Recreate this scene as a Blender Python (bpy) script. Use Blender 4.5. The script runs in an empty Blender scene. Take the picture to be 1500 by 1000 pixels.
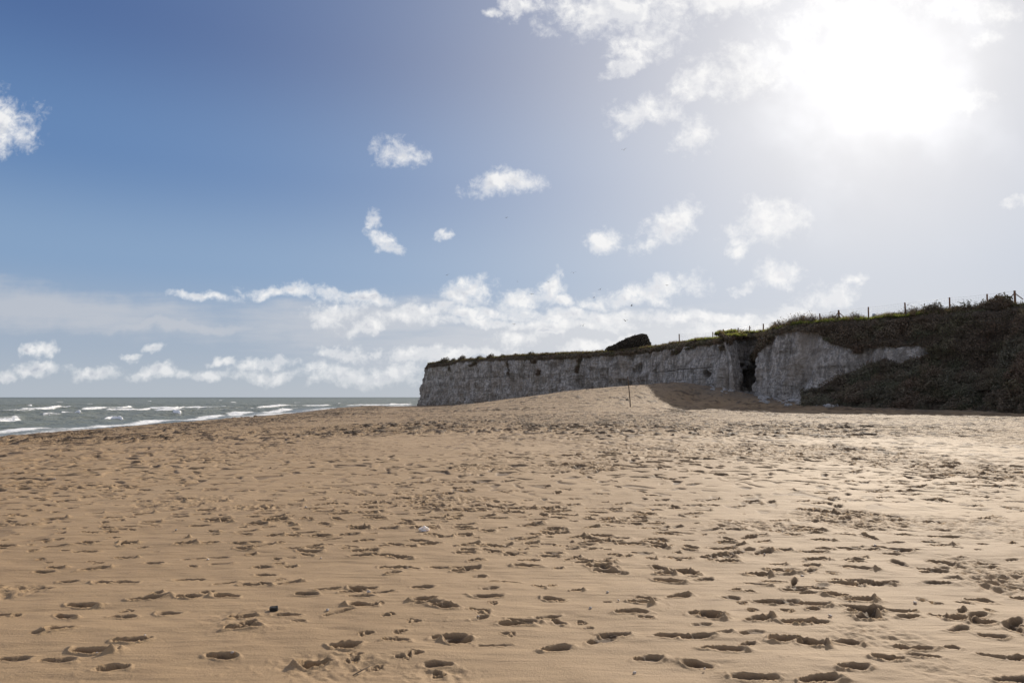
import bpy, bmesh, math, random
import numpy as np
from mathutils import Vector, Matrix, Euler
random.seed(7); RNG = np.random.default_rng(11)
S = bpy.context.scene; COL = S.collection
R = math.radians
EYE = 1.6; SEA = -1.5
PITCH = math.atan(81.5/1000)
CP, SP = math.cos(PITCH), math.sin(PITCH)
SUN_AZ, SUN_EL = 29.0, 23.1

# ---------------------------------------------------------------- measuring
def uv(px, py):
    """bearing tangent u and elevation tangent v of a sight line"""
    a = (np.asarray(px, float)-750)/1000; b = (500-np.asarray(py, float))/1000
    y = CP-b*SP; z = SP+b*CP
    return a/y, z/y
def at(px, py, D):
    u, v = uv(px, py); return Vector((float(u*D), float(D), float(EYE+v*D)))
def on_level(px, py, z=0.0):
    u, v = uv(px, py); D = (z-EYE)/v; return float(u*D), float(D)
def px_of(X, D, Z=0.0):
    y = D*CP+(Z-EYE)*SP; z = -D*SP+(Z-EYE)*CP
    return 750+1000*X/y, 500-1000*z/y
def u_of(px): return uv(px, 581.5)[0]
def ss(a, b, x):
    t = np.clip((x-a)/(b-a), 0, 1); return t*t*(3-2*t)

# ---------------------------------------------------------------- numpy noise
_P = np.random.default_rng(3).permutation(4096).astype(np.int32)
_P = np.concatenate([_P, _P])
_G = np.random.default_rng(4).normal(size=(4096, 3)); _G /= np.linalg.norm(_G, axis=1)[:, None]
_G = _G.astype(np.float32)
def perlin(x, y, z=None):
    x = np.asarray(x, np.float32); y = np.asarray(y, np.float32)
    z = np.zeros_like(x) if z is None else np.asarray(z, np.float32)+np.zeros_like(x)
    xi = np.floor(x).astype(np.int32); yi = np.floor(y).astype(np.int32); zi = np.floor(z).astype(np.int32)
    fx, fy, fz = x-xi, y-yi, z-zi
    w = lambda t: t*t*t*(t*(t*6-15)+10)
    ux, uy, uz = w(fx), w(fy), w(fz); out = 0
    for dx in (0, 1):
        for dy in (0, 1):
            for dz in (0, 1):
                h = _P[_P[_P[(xi+dx) & 4095]+((yi+dy) & 4095)]+((zi+dz) & 4095)]
                g = _G[h]
                d = g[..., 0]*(fx-dx)+g[..., 1]*(fy-dy)+g[..., 2]*(fz-dz)
                out = out+d*(ux if dx else 1-ux)*(uy if dy else 1-uy)*(uz if dz else 1-uz)
    return out*1.6
def fbm(x, y, z=None, o=4, g=.5):
    a, s, f = 1., 0, 1.
    for i in range(o):
        s = s+a*perlin(x*f+i*17.3, y*f-i*9.1, None if z is None else z*f+i*5.7); a *= g; f *= 2.03
    return s

# ---------------------------------------------------------------- mesh helpers
def mesh_from(name, V, F, smooth=False, attrs=None):
    V = np.asarray(V, np.float32); F = np.asarray(F, np.int32); k = F.shape[1]
    me = bpy.data.meshes.new(name)
    me.vertices.add(len(V)); me.vertices.foreach_set('co', V.ravel())
    me.loops.add(F.size); me.loops.foreach_set('vertex_index', F.ravel())
    me.polygons.add(len(F)); me.polygons.foreach_set('loop_start', np.arange(0, F.size, k, dtype=np.int32))
    me.polygons.foreach_set('loop_total', np.full(len(F), k, np.int32))
    me.polygons.foreach_set('use_smooth', np.full(len(F), smooth, bool))
    for n, arr in (attrs or {}).items():
        a = me.attributes.new(n, 'FLOAT', 'POINT'); a.data.foreach_set('value', np.asarray(arr, np.float32).ravel())
    me.update(calc_edges=True); me.validate()
    return me
def put(name, me, mat, parent=None, loc=(0, 0, 0)):
    o = bpy.data.objects.new(name, me); COL.objects.link(o)
    if mat and len(me.materials) == 0: me.materials.append(mat)
    o.location = loc; o.parent = parent; return o
def empty(name, loc=(0, 0, 0), rz=0):
    o = bpy.data.objects.new(name, None); COL.objects.link(o); o.location = loc
    o.rotation_euler = (0, 0, rz); o.empty_display_size = .2; return o
def tag(o, label=None, cat=None, group=None, kind=None):
    if label: o['label'] = label
    if cat: o['category'] = cat
    if group: o['group'] = group
    if kind: o['kind'] = kind
    return o
def grid_faces(nr, nc):
    i = np.arange(nr-1)[:, None]*nc+np.arange(nc-1)[None, :]
    return np.stack([i, i+1, i+nc+1, i+nc], -1).reshape(-1, 4)
def copy_tree(o, parent=None):
    c = o.copy(); COL.objects.link(c)
    c.parent = parent
    for ch in o.children: copy_tree(ch, c)
    return c
def tube(pts, rad, sides=6):
    """V,F of a tapered tube through pts"""
    V, F = [], []; pts = [Vector(p) for p in pts]
    for i, p in enumerate(pts):
        d = (pts[min(i+1, len(pts)-1)]-pts[max(i-1, 0)]).normalized()
        a = d.cross(Vector((0.31, 0.2, 0.93))); a = a.normalized() if a.length > 1e-3 else Vector((1, 0, 0))
        b = d.cross(a); r = rad[i] if hasattr(rad, '__len__') else rad
        for k in range(sides):
            t = 2*math.pi*k/sides; V.append(p+(a*math.cos(t)+b*math.sin(t))*r)
    for i in range(len(pts)-1):
        for k in range(sides):
            k2 = (k+1) % sides
            F.append((i*sides+k, i*sides+k2, (i+1)*sides+k2, (i+1)*sides+k))
    n = len(V); V.append(pts[0]); V.append(pts[-1]); L = (len(pts)-1)*sides
    for k in range(sides):
        k2 = (k+1) % sides
        F.append((n, k2, k, k)); F.append((n+1, L+k, L+k2, L+k2))
    return V, F
class MB:
    def __init__(s): s.V = []; s.F = []
    def add(s, V, F):
        n = len(s.V); s.V += [tuple(v) for v in V]; s.F += [tuple(n+i for i in dict.fromkeys(f)) for f in F]; return s
    def tube(s, p, r, k=6): return s.add(*tube(p, r, k))
    def box(s, c, d, rot=(0, 0, 0)):
        M = Euler(rot).to_matrix(); c = Vector(c)
        V = [c+M@Vector((x*d[0]/2, y*d[1]/2, z*d[2]/2)) for x in (-1, 1) for y in (-1, 1) for z in (-1, 1)]
        return s.add(V, [(0, 1, 3, 2), (4, 6, 7, 5), (0, 4, 5, 1), (2, 3, 7, 6), (0, 2, 6, 4), (1, 5, 7, 3)])
    def mesh(s, name, smooth=False):
        me = bpy.data.meshes.new(name); me.from_pydata(s.V, [], s.F); me.update()
        if smooth: me.polygons.foreach_set('use_smooth', [True]*len(me.polygons))
        return me
    def build(s, name, mat, parent=None, loc=(0, 0, 0), smooth=False):
        return put(name, s.mesh(name, smooth), mat, parent, loc)

# ---------------------------------------------------------------- node helpers
class NT:
    def __init__(s, tree): s.t = tree
    def n(s, typ, ins=None, **kw):
        nd = s.t.nodes.new(typ)
        for k, v in kw.items(): setattr(nd, k, v)
        for k, v in (ins or {}).items():
            if isinstance(v, bpy.types.NodeSocket): s.t.links.new(v, nd.inputs[k])
            elif v is not None: nd.inputs[k].default_value = v
        return nd
    def m(s, op, a, b=None, c=None, clamp=False):
        nd = s.n('ShaderNodeMath', {0: a, 1: b, 2: c}, operation=op); nd.use_clamp = clamp; return nd.outputs[0]
    def vm(s, op, a, b=None, out=0):
        return s.n('ShaderNodeVectorMath', {0: a, 1: b}, operation=op).outputs[out]
    def noise(s, vec, scale, detail=4, rough=.5, dist=0, col=False):
        nd = s.n('ShaderNodeTexNoise', {'Vector': vec, 'Scale': scale, 'Detail': detail, 'Roughness': rough, 'Distortion': dist})
        return nd.outputs[1 if col else 0]
    def ramp(s, f, a, b, lo=0., hi=1., smooth=True):
        nd = s.n('ShaderNodeMapRange', {'Value': f, 'From Min': a, 'From Max': b, 'To Min': lo, 'To Max': hi})
        nd.interpolation_type = 'SMOOTHSTEP' if smooth else 'LINEAR'; return nd.outputs[0]
    def mix(s, f, a, b, typ='MIX'):
        nd = s.t.nodes.new('ShaderNodeMix'); nd.data_type = 'RGBA'; nd.blend_type = typ
        for k, v in ((0, f), (6, a), (7, b)):
            if isinstance(v, bpy.types.NodeSocket): s.t.links.new(v, nd.inputs[k])
            else: nd.inputs[k].default_value = (tuple(v)+(1,))[:4] if hasattr(v, '__len__') else v
        return nd.outputs[2]
    def attr(s, name): return s.n('ShaderNodeAttribute', attribute_name=name).outputs['Fac']
def material(name):
    m = bpy.data.materials.new(name); m.use_nodes = True; t = NT(m.node_tree)
    b = m.node_tree.nodes['Principled BSDF']; return m, t, b
def setin(t, b, **kw):
    for k, v in kw.items():
        k = k.replace('_', ' ')
        if isinstance(v, bpy.types.NodeSocket): t.t.links.new(v, b.inputs[k])
        else: b.inputs[k].default_value = (tuple(v)+(1,))[:4] if hasattr(v, '__len__') else v
def simple_mat(name, c1, c2, scale=8, rough=.85, bump=.3, bscale=None, spec=.3):
    m, t, b = material(name)
    g = t.n('ShaderNodeNewGeometry').outputs['Position']
    f = t.noise(g, scale, 4, .6)
    setin(t, b, Base_Color=t.mix(t.ramp(f, .3, .7), c1, c2), Roughness=rough)
    b.inputs['Specular IOR Level'].default_value = spec
    bm = t.n('ShaderNodeBump', {'Height': t.noise(g, bscale or scale*3, 3), 'Strength': bump, 'Distance': .02})
    t.t.links.new(bm.outputs[0], b.inputs['Normal']); return m

# ================================================================= WORLD
def build_world():
    w = bpy.data.worlds.new("World"); S.world = w; w.use_nodes = True
    t = NT(w.node_tree); bg = w.node_tree.nodes['Background']
    d = t.n('ShaderNodeTexCoord').outputs['Generated']
    d = t.vm('NORMALIZE', d)
    sx = t.n('ShaderNodeSeparateXYZ', {0: d}).outputs
    az, el = R(SUN_AZ), R(SUN_EL)
    sd = (math.sin(az)*math.cos(el), math.cos(az)*math.cos(el), math.sin(el))
    cs = t.vm('DOT_PRODUCT', d, sd, out=1)
    ang = t.m('MULTIPLY', t.m('ARCCOSINE', t.m('MINIMUM', cs, .99999)), 180/math.pi)
    elev = t.m('MULTIPLY', t.m('ARCSINE', t.m('MINIMUM', t.m('MAXIMUM', sx[2], -1.), 1.)), 180/math.pi)
    # physical sky, used for tint and the part of the sky away from the sun
    sky = t.n('ShaderNodeTexSky', sky_type='NISHITA'); sky.sun_disc = False
    sky.sun_elevation = el; sky.sun_rotation = az; sky.dust_density = .3; sky.air_density = 1.0; sky.ozone_density = 1.5
    cr = t.n('ShaderNodeValToRGB', {0: t.ramp(elev, 0, 60, 0, 1, False)}).outputs[0]
    r = cr.node.color_ramp; r.interpolation = 'EASE'
    stops = [(0., (.40, .455, .53)), (.07, (.33, .40, .51)), (.17, (.215, .33, .51)), (.30, (.110, .215, .425)), (.46, (.058, .125, .305)), (1., (.035, .08, .22))]
    r.elements[0].position = 0; r.elements[0].color = stops[0][1]+(1,)
    r.elements[1].position = 1; r.elements[1].color = stops[-1][1]+(1,)
    for p, c in stops[1:-1]:
        e = r.elements.new(p); e.color = c+(1,)
    base = t.mix(.006, cr, sky.outputs[0], 'ADD')
    g1 = t.m('MULTIPLY', t.m('EXPONENT', t.m('MULTIPLY', t.m('POWER', t.m('DIVIDE', ang, 25.5), 1.6), -1.)), 1.02)
    g1 = t.m('MINIMUM', g1, 1.0)
    base = t.mix(g1, base, (.83, .82, .83))
    # ---- clouds, laid out on the celestial sphere (u = tan bearing, v = tan elevation)
    yy = t.m('MAXIMUM', sx[1], .05)
    u = t.m('DIVIDE', sx[0], yy); v = t.m('DIVIDE', sx[2], yy)
    P = t.n('ShaderNodeCombineXYZ', {0: u, 1: v, 2: 0.}).outputs[0]
    warp = t.noise(P, 13., 4, .6, col=True)
    warp = t.vm('MULTIPLY', t.vm('SUBTRACT', warp, (.5, .5, .5)), (.085, .06, 0))
    PW = t.vm('ADD', P, warp)
    def ell(lst, PP, big=1.):
        cur = None
        for q, (cx, cy, rx, ry, rot) in enumerate(lst):
            if q % 14 == 13:        # keeps the shader's live values few
                PP = t.vm('ADD', PP, t.n('ShaderNodeCombineXYZ', {0: 0., 1: 0., 2: t.m('MULTIPLY', cur, 1e-7)}).outputs[0])
            cu, cv = uv(cx, cy)
            mp = t.n('ShaderNodeMapping', {'Vector': PP, 'Location': (float(cu), float(cv), 0),
                     'Rotation': (0, 0, R(rot)), 'Scale': (rx/1000*big, ry/1000*big, 1)}, vector_type='TEXTURE').outputs[0]
            l = t.vm('LENGTH', mp, out=1)
            cur = l if cur is None else t.m('MINIMUM', cur, l)
        return cur
    CU = [(890, 15, 130, 42, -5), (950, 55, 62, 32, 15), (775, 8, 50, 16, -10), (1060, -5, 110, 26, 0), (1240, 20, 120, 34, 10), (1420, 12, 80, 26, -8), (720, 16, 16, 6, 0),
          (5, 180, 50, 42, 5), (582, 226, 36, 19, 5), (742, 271, 56, 19, 0), (544, 323, 14, 13, 60), (563, 350, 27, 12, -25), (655, 342, 13, 7, 0),
          (945, 163, 52, 24, 15), (1020, 120, 42, 20, 35), (1110, 100, 90, 38, 8), (1018, 196, 32, 25, 35),
          (980, 328, 50, 24, 20), (950, 356, 26, 15, 30), (886, 353, 20, 16, 10), (1122, 326, 54, 32, 15), (1085, 360, 26, 16, 20),
          (1142, 399, 38, 15, 10), (1080, 415, 22, 8, 20), (1256, 403, 20, 9, 5), (1212, 436, 38, 20, 20), (1165, 462, 62, 14, 5),
          (680, 428, 36, 20, 0), (765, 440, 38, 17, 10), (806, 420, 24, 17, 50), (822, 438, 12, 10, 0),
          (945, 431, 85, 17, 6), (1012, 419, 24, 17, 10), (870, 442, 36, 10, 0), (1394, 148, 55, 22, 5), (1450, 60, 28, 11, 15), (1488, 297, 16, 12, 20), (760, 474, 190, 9, -1), (920, 95, 40, 14, 25),
          (308, 436, 50, 7, 0), (420, 424, 75, 10, 0), (500, 430, 90, 12, -6), (560, 438, 38, 12, -10), (490, 458, 50, 17, 8), (538, 480, 26, 10, 10),
          (620, 458, 70, 14, 12), (700, 459, 110, 11, -2), (840, 463, 160, 12, -2), (1010, 466, 150, 10, 0),
          (68, 515, 20, 10, 0), (38, 516, 12, 8, 0), (190, 523, 13, 6, 0), (328, 528, 17, 7, 5), (222, 514, 16, 6, 0), (497, 515, 26, 10, 0), (546, 517, 11, 5, 0),
          (55, 541, 38, 9, -3), (145, 543, 45, 10, 0), (225, 546, 48, 9, 0), (300, 548, 40, 7, 0), (392, 531, 45, 9, 4), (400, 547, 60, 10, 0), (500, 545, 60, 15, 0), (580, 548, 60, 17, 0),
          (620, 520, 60, 12, 0), (765, 498, 42, 13, 5), (800, 484, 26, 8, 10), (690, 520, 70, 8, 0), (880, 505, 60, 9, 10), (1100, 480, 90, 12, 8), (10, 545, 20, 8, 0),
          (-260, 330, 160, 60, 10), (-380, 120, 150, 50, 0), (1750, 240, 160, 60, 0), (1720, 420, 120, 40, 0)]
    m = ell(CU, PW)
    # break-up
    n1 = t.noise(P, 21., 6, .60, .25)
    n2 = t.noise(t.vm('ADD', P, (.009, .012, 0.)), 21., 3, .55, .25)
    n3 = t.noise(P, 75., 5, .68, .4)
    nn = t.m('ADD', t.m('MULTIPLY', t.m('SUBTRACT', n1, .5), 3.6), t.m('MULTIPLY', t.m('SUBTRACT', n3, .5), 2.1))
    dens = t.m('SUBTRACT', t.m('SUBTRACT', 1.10, t.m('POWER', m, 1.35)), t.m('MULTIPLY', nn, -1.))
    alpha = t.m('POWER', t.ramp(dens, -.35, 1.10, 0, 1, False), 1.5)
    alpha = t.m('MULTIPLY', alpha, t.m('GREATER_THAN', sx[1], .05))
    core = t.ramp(dens, .3, 1.5)
    lit = t.ramp(t.m('SUBTRACT', t.noise(P, 21., 3, .55, .25), n2), -.10, .10)
    # unseen cloud cover behind and above the view, brightened to light the shaded cliff
    gen = t.noise(t.vm('MULTIPLY', d, (1, 1, 2.2)), 3.2, 8, .6)
    fill_cloud = t.m('MULTIPLY', t.ramp(gen, .42, .60), t.m('MAXIMUM', t.ramp(sx[1], .45, .2), t.ramp(elev, 34, 44)))
    # stratiform sheets
    ST = [(60, 455, 330, 38, -5), (250, 482, 190, 12, 2), (520, 472, 230, 44, 0), (850, 500, 480, 50, 2), (-200, 430, 260, 50, -3)]
    ms = ell(ST, PW)
    ns = t.noise(t.vm('MULTIPLY', P, (3.5, 30, 1)), 1.6, 5, .6)
    sal = t.m('MULTIPLY', t.ramp(t.m('ADD', t.m('SUBTRACT', 1.1, ms), t.m('MULTIPLY', t.m('SUBTRACT', ns, .5), 1.1)), -.1, .9), .8)
    sal = t.m('MULTIPLY', sal, t.m('GREATER_THAN', sx[1], .05))
    gl = t.m('MINIMUM', t.m('MULTIPLY', t.m('EXPONENT', t.m('MULTIPLY', ang, -1/26.)), 1.5), 1.)
    scol = t.mix(gl, (.47, .505, .57), (.90, .895, .90))
    base = t.mix(sal, base, scol)
    cbright = t.mix(gl, (1.0, .99, .97), (.97, .96, .95))
    cdark = t.mix(gl, (.44, .48, .56), (.82, .82, .85))
    ccol = t.mix(t.m('MULTIPLY', core, t.m('SUBTRACT', 1., t.m('MULTIPLY', lit, .85))), cbright, cdark)
    lowd = t.ramp(elev, 0, 5, .35, 0.)
    ccol = t.mix(lowd, ccol, base)
    base = t.mix(t.m('MULTIPLY', alpha, .93), base, ccol)
    base = t.mix(t.m('MULTIPLY', fill_cloud, .8), base, (.80, .765, .73))
    # sun glow in the thin cloud in front of it
    n4 = t.noise(P, 6., 4, .5)
    a2 = t.m('MULTIPLY', ang, t.ramp(n4, .3, .7, .68, 1.4))
    g2 = t.m('MULTIPLY', t.m('EXPONENT', t.m('MULTIPLY', t.m('POWER', t.m('DIVIDE', a2, 2.4), 1.15), -1.)), 1.1)
    g3 = t.m('MULTIPLY', t.m('EXPONENT', t.m('MULTIPLY', ang, -1/6.)), .10)
    gg = t.m('ADD', g2, g3)
    ggc = t.n('ShaderNodeCombineXYZ', {0: gg, 1: gg, 2: gg}).outputs[0]
    fin = t.vm('ADD', base, ggc)
    # below the horizon: dull
    fin = t.mix(t.ramp(elev, -1.5, -.3), (.16, .16, .15), fin)
    t.t.links.new(t.vm('SCALE', fin, None), bg.inputs[0])
    sc = bg.inputs[0].links[0].from_node; sc.inputs['Scale'].default_value = 10.
    bg.inputs[1].default_value = .1
    w.cycles.sampling_method = 'MANUAL'; w.cycles.sample_map_resolution = 512

# ================================================================= TERRAIN
LINE_PX = [(610, 237.), (625, 236), (640, 234), (655, 231), (664, 226), (667, 219), (700, 207), (740, 194), (790, 180), (826, 172), (832, 168), (845, 166), (880, 157), (905, 150),
           (930, 146), (943, 142), (952, 139.5), (962, 137), (972, 133.5), (985, 129), (998, 122), (1020, 118), (1036, 115), (1048, 110), (1062, 107), (1074, 106), (1088, 111), (1100, 116), (1106, 115),
           (1109, 108), (1113, 101), (1130, 98), (1180, 92), (1230, 88), (1300, 83), (1360, 80), (1420, 77), (1452, 76), (1466, 72), (1500, 68), (1560, 64), (1700, 60), (1900, 55)]
LP = [(200., 430.), (60, 335), (-8, 268), (-26, 250), (-33.5, 243)]
for p, D in LINE_PX:
    LP.append((float(u_of(p))*D, D))
LP += [(92., 50.), (150., 46.), (260., 42.)]
LP = np.array(LP)
def resample(P, step):
    seg = np.linalg.norm(np.diff(P, axis=0), axis=1); s = np.concatenate([[0], np.cumsum(seg)])
    t = np.arange(0, s[-1], step)
    return np.stack([np.interp(t, s, P[:, 0]), np.interp(t, s, P[:, 1])], 1), t
def gsm(a, sig):
    k = int(sig*3)+1; w = np.exp(-.5*(np.arange(-k, k+1)/sig)**2); w /= w.sum()
    return np.convolve(np.pad(a, k, mode='edge'), w, 'valid')
SKY_PX = [(x_, y_+(3.0 if x_ > 1145 else 0)) for x_, y_ in [(600, 531), (612, 534), (620, 531), (640, 530), (660, 528), (700, 525), (740, 521), (800, 518), (860, 516), (890, 514), (950, 508), (1000, 499), (1050, 492), (1085, 487), (1108, 484), (1120, 480), (1135, 474), (1150, 470), (1200, 466),
          (1250, 462), (1300, 458), (1350, 452), (1400, 448), (1440, 443), (1480, 438), (1500, 435), (1560, 425), (1700, 415), (1900, 395)]]
# crest of the sand against the cliff
CREST = [(500, 597.5, 150), (560, 597.5, 145), (620, 596.5, 140), (660, 594.5, 135), (700, 590.5, 130), (760, 582.5, 127), (830, 573.5, 125), (900, 566.5, 121), (940, 563, 118), (1000, 560, 116), (1050, 568, 108),
         (1100, 578, 103), (1150, 586, 95), (1200, 590, 90), (1300, 596, 82), (1400, 599, 77), (1500, 601, 70), (1700, 604, 60)]
_cu = np.array([float(u_of(p[0])) for p in CREST]); _cD = np.array([float(p[2]) for p in CREST])
_cz = np.array([float(EYE+uv(p[0], p[1])[1]*p[2]) for p in CREST])
def land(X, D):
    """height of the beach, without prints"""
    X = np.asarray(X, float); D = np.asarray(D, float)
    sh = np.interp(D, [0, 90, 132, 151, 195, 238, 300, 400], [0, 0, -6, -7, -13, 2, 40, 80])
    xs = X-sh
    z = np.interp(xs, [-400, -90, -60, -43, -36.8, -31.5, -26, -15, -5], [-8, -5, -3.6, -2.25, -1.5, -.88, -.38, -.08, 0])
    u = X/np.maximum(D, 1.)
    zr = np.interp(u, _cu, _cz); Dr = np.interp(u, _cu, _cD)
    k = ss(-.30, -.12, u)
    D0 = np.interp(u, [.05, .14, .265, .35, .55, .75, 1.2], [42, 58, 88, 84, 62, 50, 42])+5*perlin(u*26, D*.08+3)
    w = ss(0, 1, np.clip((D-D0)/(Dr-D0), 0, 1))*k
    w = w*(.15+.85*w)
    z2 = z*(1-w)+zr*w
    beh = np.clip((D-Dr)/30, 0, 1)
    drop = np.interp(u, [-.3, .05, .2, .26, .3, 2], [.5, 1.0, 1.0, .25, -.3, -.6])
    z2 = z2-ss(0, 1, beh)*drop*k
    far = ss(225, 262, D)*(u < .3)          # off the end of the headland the land falls into the sea
    z2 = z2*(1-far)+np.minimum(z, -2.2)*far
    z2 = z2+.05*perlin(X/9, D/9)*(1-.0*w)+.025*perlin(X/2.7+4, D/2.7)
    return z2

# foot prints ----------------------------------------------------------------
ZONES = []      # churned sand, (x, y, rx, ry) on the photo's ground, turned into metres
for (px, py, rx, ry, s) in [(1180, 662, 130, 12, 1.), (1290, 668, 90, 10, .9), (1260, 760, 75, 12, 1.), (1470, 845, 60, 26, 1.), (620, 735, 80, 6, .7), (1440, 690, 90, 10, .8),
                            (260, 735, 60, 10, .5), (360, 744, 45, 5, .7), (850, 684, 60, 6, .8), (700, 684, 45, 5, .7), (560, 628, 90, 8, .8), (500, 980, 80, 20, .8), (640, 996, 50, 12, 1),
                            (1290, 935, 60, 20, .7), (1400, 985, 60, 18, .8), (360, 915, 60, 22, .5), (1000, 660, 120, 12, .5), (1420, 770, 80, 16, .5), (20, 865, 40, 10, .9), (1110, 770, 60, 8, .6),
                            (150, 640, 140, 5, .6), (850, 620, 220, 8, .5), (1200, 630, 250, 8, .5)]:
    x0, d0 = on_level(px, py); x1, _ = on_level(px+rx, py); _, d1 = on_level(px, py-ry); _, d2 = on_level(px, py+ry)
    ZONES.append((x0, (d1+d2)/2, x1-x0, (d1-d2)/2, s))
def churn(X, D):
    m = np.zeros_like(X, dtype=np.float32)
    for x, d, rx, rd, s in ZONES:
        q = 1-((X-x)/rx)**2-((D-d)/rd)**2
        m = np.maximum(m, s*ss(-1.6, .9, q+.8*perlin(X*.9+x, D*.7)))
    return m

def build_sand():
    rad = np.concatenate([np.arange(.6, 3.0, .06), np.arange(3.0, 6.5, .0125), np.arange(6.5, 10, .02), np.arange(10, 20, .036), np.arange(20, 42, .085),
                          np.arange(42, 80, .24), np.arange(80, 190, .5), np.arange(190, 290, 2.)])
    fine = np.arange(-47, 50.01, .092)
    azs = np.radians(np.concatenate([np.linspace(-100, -47.5, 55), fine, np.linspace(50.5, 100, 55)]))
    nr, nc = len(rad), len(azs)
    RR, AA = np.meshgrid(rad, azs, indexing='ij')
    X = (RR*np.sin(AA)); D = (RR*np.cos(AA))
    Z = land(X, D).astype(np.float64)
    dist = RR
    # wind ripples and gentle lumps
    damp = np.clip(18/dist, .0, 1)
    lump = fbm(X*1.3, D*2.0, None, 3)
    Z += .014*lump*np.clip(40/dist, 0, 1)
    Z += .0035*perlin(X*1.2+perlin(X*.7, D*.7)*2, D*9+lump*1.5)*damp
    ch = churn(X, D)
    ch = ch*(.35+.65*ss(4, 11, dist))
    xs_ = X-np.interp(D, [0, 90, 132, 151, 195, 238], [0, 0, -6, -7, -13, 2])
    ch = np.maximum(ch, .9*np.exp(-((xs_+20.5+1.5*perlin(D/9, D*0))/2.6)**2)*ss(-.3, .3, perlin(X/3, D/6))*ss(14, 30, dist))
    uq = X/np.maximum(D, 1); Drq = np.interp(uq, _cu, _cD); D0q = np.interp(uq, [.05, .14, .265, .35, .55, .75, 1.2], [42, 58, 88, 84, 62, 50, 42])
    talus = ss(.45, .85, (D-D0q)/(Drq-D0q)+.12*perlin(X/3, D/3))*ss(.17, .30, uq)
    Z += talus*(.16*fbm(X/1.6, D/1.6, None, 4)+.05*np.abs(perlin(X*2, D*2)))
    big = perlin(X/5+31, D/5+7); big2 = perlin(X/1.7-9, D/1.7)
    rough = np.clip(ch+.55*ss(.18, .7, big+.4*big2), 0, 1)
    wet = ss(-25, -33, X-np.interp(D, [0, 90, 132, 151, 195, 238], [0, 0, -6, -7, -13, 2]))
    land_ok = 1-wet
    # clods (near only: the mesh carries them)
    near = dist < 60
    cl = np.zeros_like(Z)
    cl[near] = (np.abs(fbm(X[near]*5.5, D[near]*5.5, None, 3, .55))-.30)
    cl2 = np.zeros_like(Z); cl2[near] = np.maximum(perlin(X[near]*16, D[near]*16)-.25, 0)
    cl = cl*(1+.7*perlin(X*1.3, D*1.3))
    Z -= .07*cl*ch*land_ok
    crumb = np.clip(ch+.4*ss(.15, .6, perlin(X*1.4+9, D*1.1)), 0, 1)
    Z += .022*cl2*crumb*land_ok*np.clip(25/dist, 0, 1)
    # trodden hummocks and pits of the middle distance
    dm = ss(6, 16, dist)*ss(230, 150, dist)*land_ok
    den = np.clip(.75+.8*perlin(X/7+3, D/9)+.5*perlin(X/2.5, D/3.5+8)+.8*ch, 0, 1.3)
    wx = X+.35*perlin(X*1.1, D*1.1+5); wd = D+.35*perlin(X*1.1+9, D*1.1)
    a1 = ss(.24, .42, perlin(wx*3.4, wd*2.6))*ss(80, 50, dist)
    a2 = ss(.24, .42, perlin(wx*2.0+40, wd*1.3))*ss(16, 30, dist)
    a3 = ss(.20, .42, perlin(wx*.9+70, wd*.5))*ss(45, 80, dist)
    b1 = ss(.27, .42, perlin(wx*2.6-20, wd*2.2+11))*ss(90, 60, dist)
    Z += dm*den*(.030*b1*ss(9, 20, dist)+.060*a2+.10*a3-.040*a1*(.4+.6*ss(8, 18, dist)))
    H = np.zeros_like(Z); TREAD_SHADE = np.clip(dm*den*(.9*a1+.9*a2+.8*a3), 0, .95)+.5*ch*ss(10, 25, dist)*ss(.0, .5, cl2+cl)
    rng = np.random.default_rng(21)
    def stamp(x, d, L, W, A, th, seed, kick=.5):
        r = math.hypot(x, d); a = math.atan2(x, d); Q = L*1.9
        i0, i1 = np.searchsorted(rad, [r-Q, r+Q]); j0, j1 = np.searchsorted(azs, [a-Q/r, a+Q/r])
        if i1-i0 < 2 or j1-j0 < 2: return
        sl = (slice(i0, i1), slice(j0, j1)); dx = X[sl]-x; dd = D[sl]-d
        c, s = math.cos(th), math.sin(th); lx = (dx*c+dd*s); ly = (-dx*s+dd*c)
        n = perlin(lx*9+seed*3.1, ly*9+seed) if r < 30 else 0
        n2 = perlin(lx*26+seed, ly*26-seed) if r < 16 else 0
        wv = W*(1+.22*np.sin(lx/L*3.3+.6))          # ball wider than heel
        rr = np.sqrt((lx/L)**2+((ly+.25*L*np.sin(seed)*(lx/L)**2)/wv)**2)+.19*n+.07*n2
        A = A*(1.3 if r < 12 else 1.1); soft = .35+.4*abs(math.sin(seed*7.7))
        heel = np.sqrt(((lx+.58*L)/(.42*L))**2+(ly/(wv*.85))**2)+.2*n+.08*n2
        ball = np.sqrt(((lx-.28*L)/(.66*L))**2+(ly/wv)**2)+.2*n+.08*n2
        d_ = np.maximum(1-ss(soft, 1., heel), (1-ss(soft, 1., ball))*(.75+.3*math.cos(seed*3)))
        tilt = 1+.45*math.sin(seed*5.1)*np.clip(lx/L, -1, 1)
        pit = -A*np.maximum(d_, .45*(1-ss(.5, 1., rr)))*tilt
        rr = np.minimum(rr, np.minimum(heel, ball))
        rim = A*.22*np.exp(-((rr-1.15)/.17)**2)*(1+.8*n+.5*n2)
        k = kick*A*.45*np.exp(-(((lx-L*1.05)/(L*.35))**2+(ly/(W*1.1))**2))*(1+1.4*n2+.9*n)
        H[sl] += pit+rim+k
        TREAD_SHADE[sl] = np.maximum(TREAD_SHADE[sl], (1-ss(.5, 1.05, rr))*min(1, A/.028))  # shade inside the print, stored for darkening the sand colour
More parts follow.
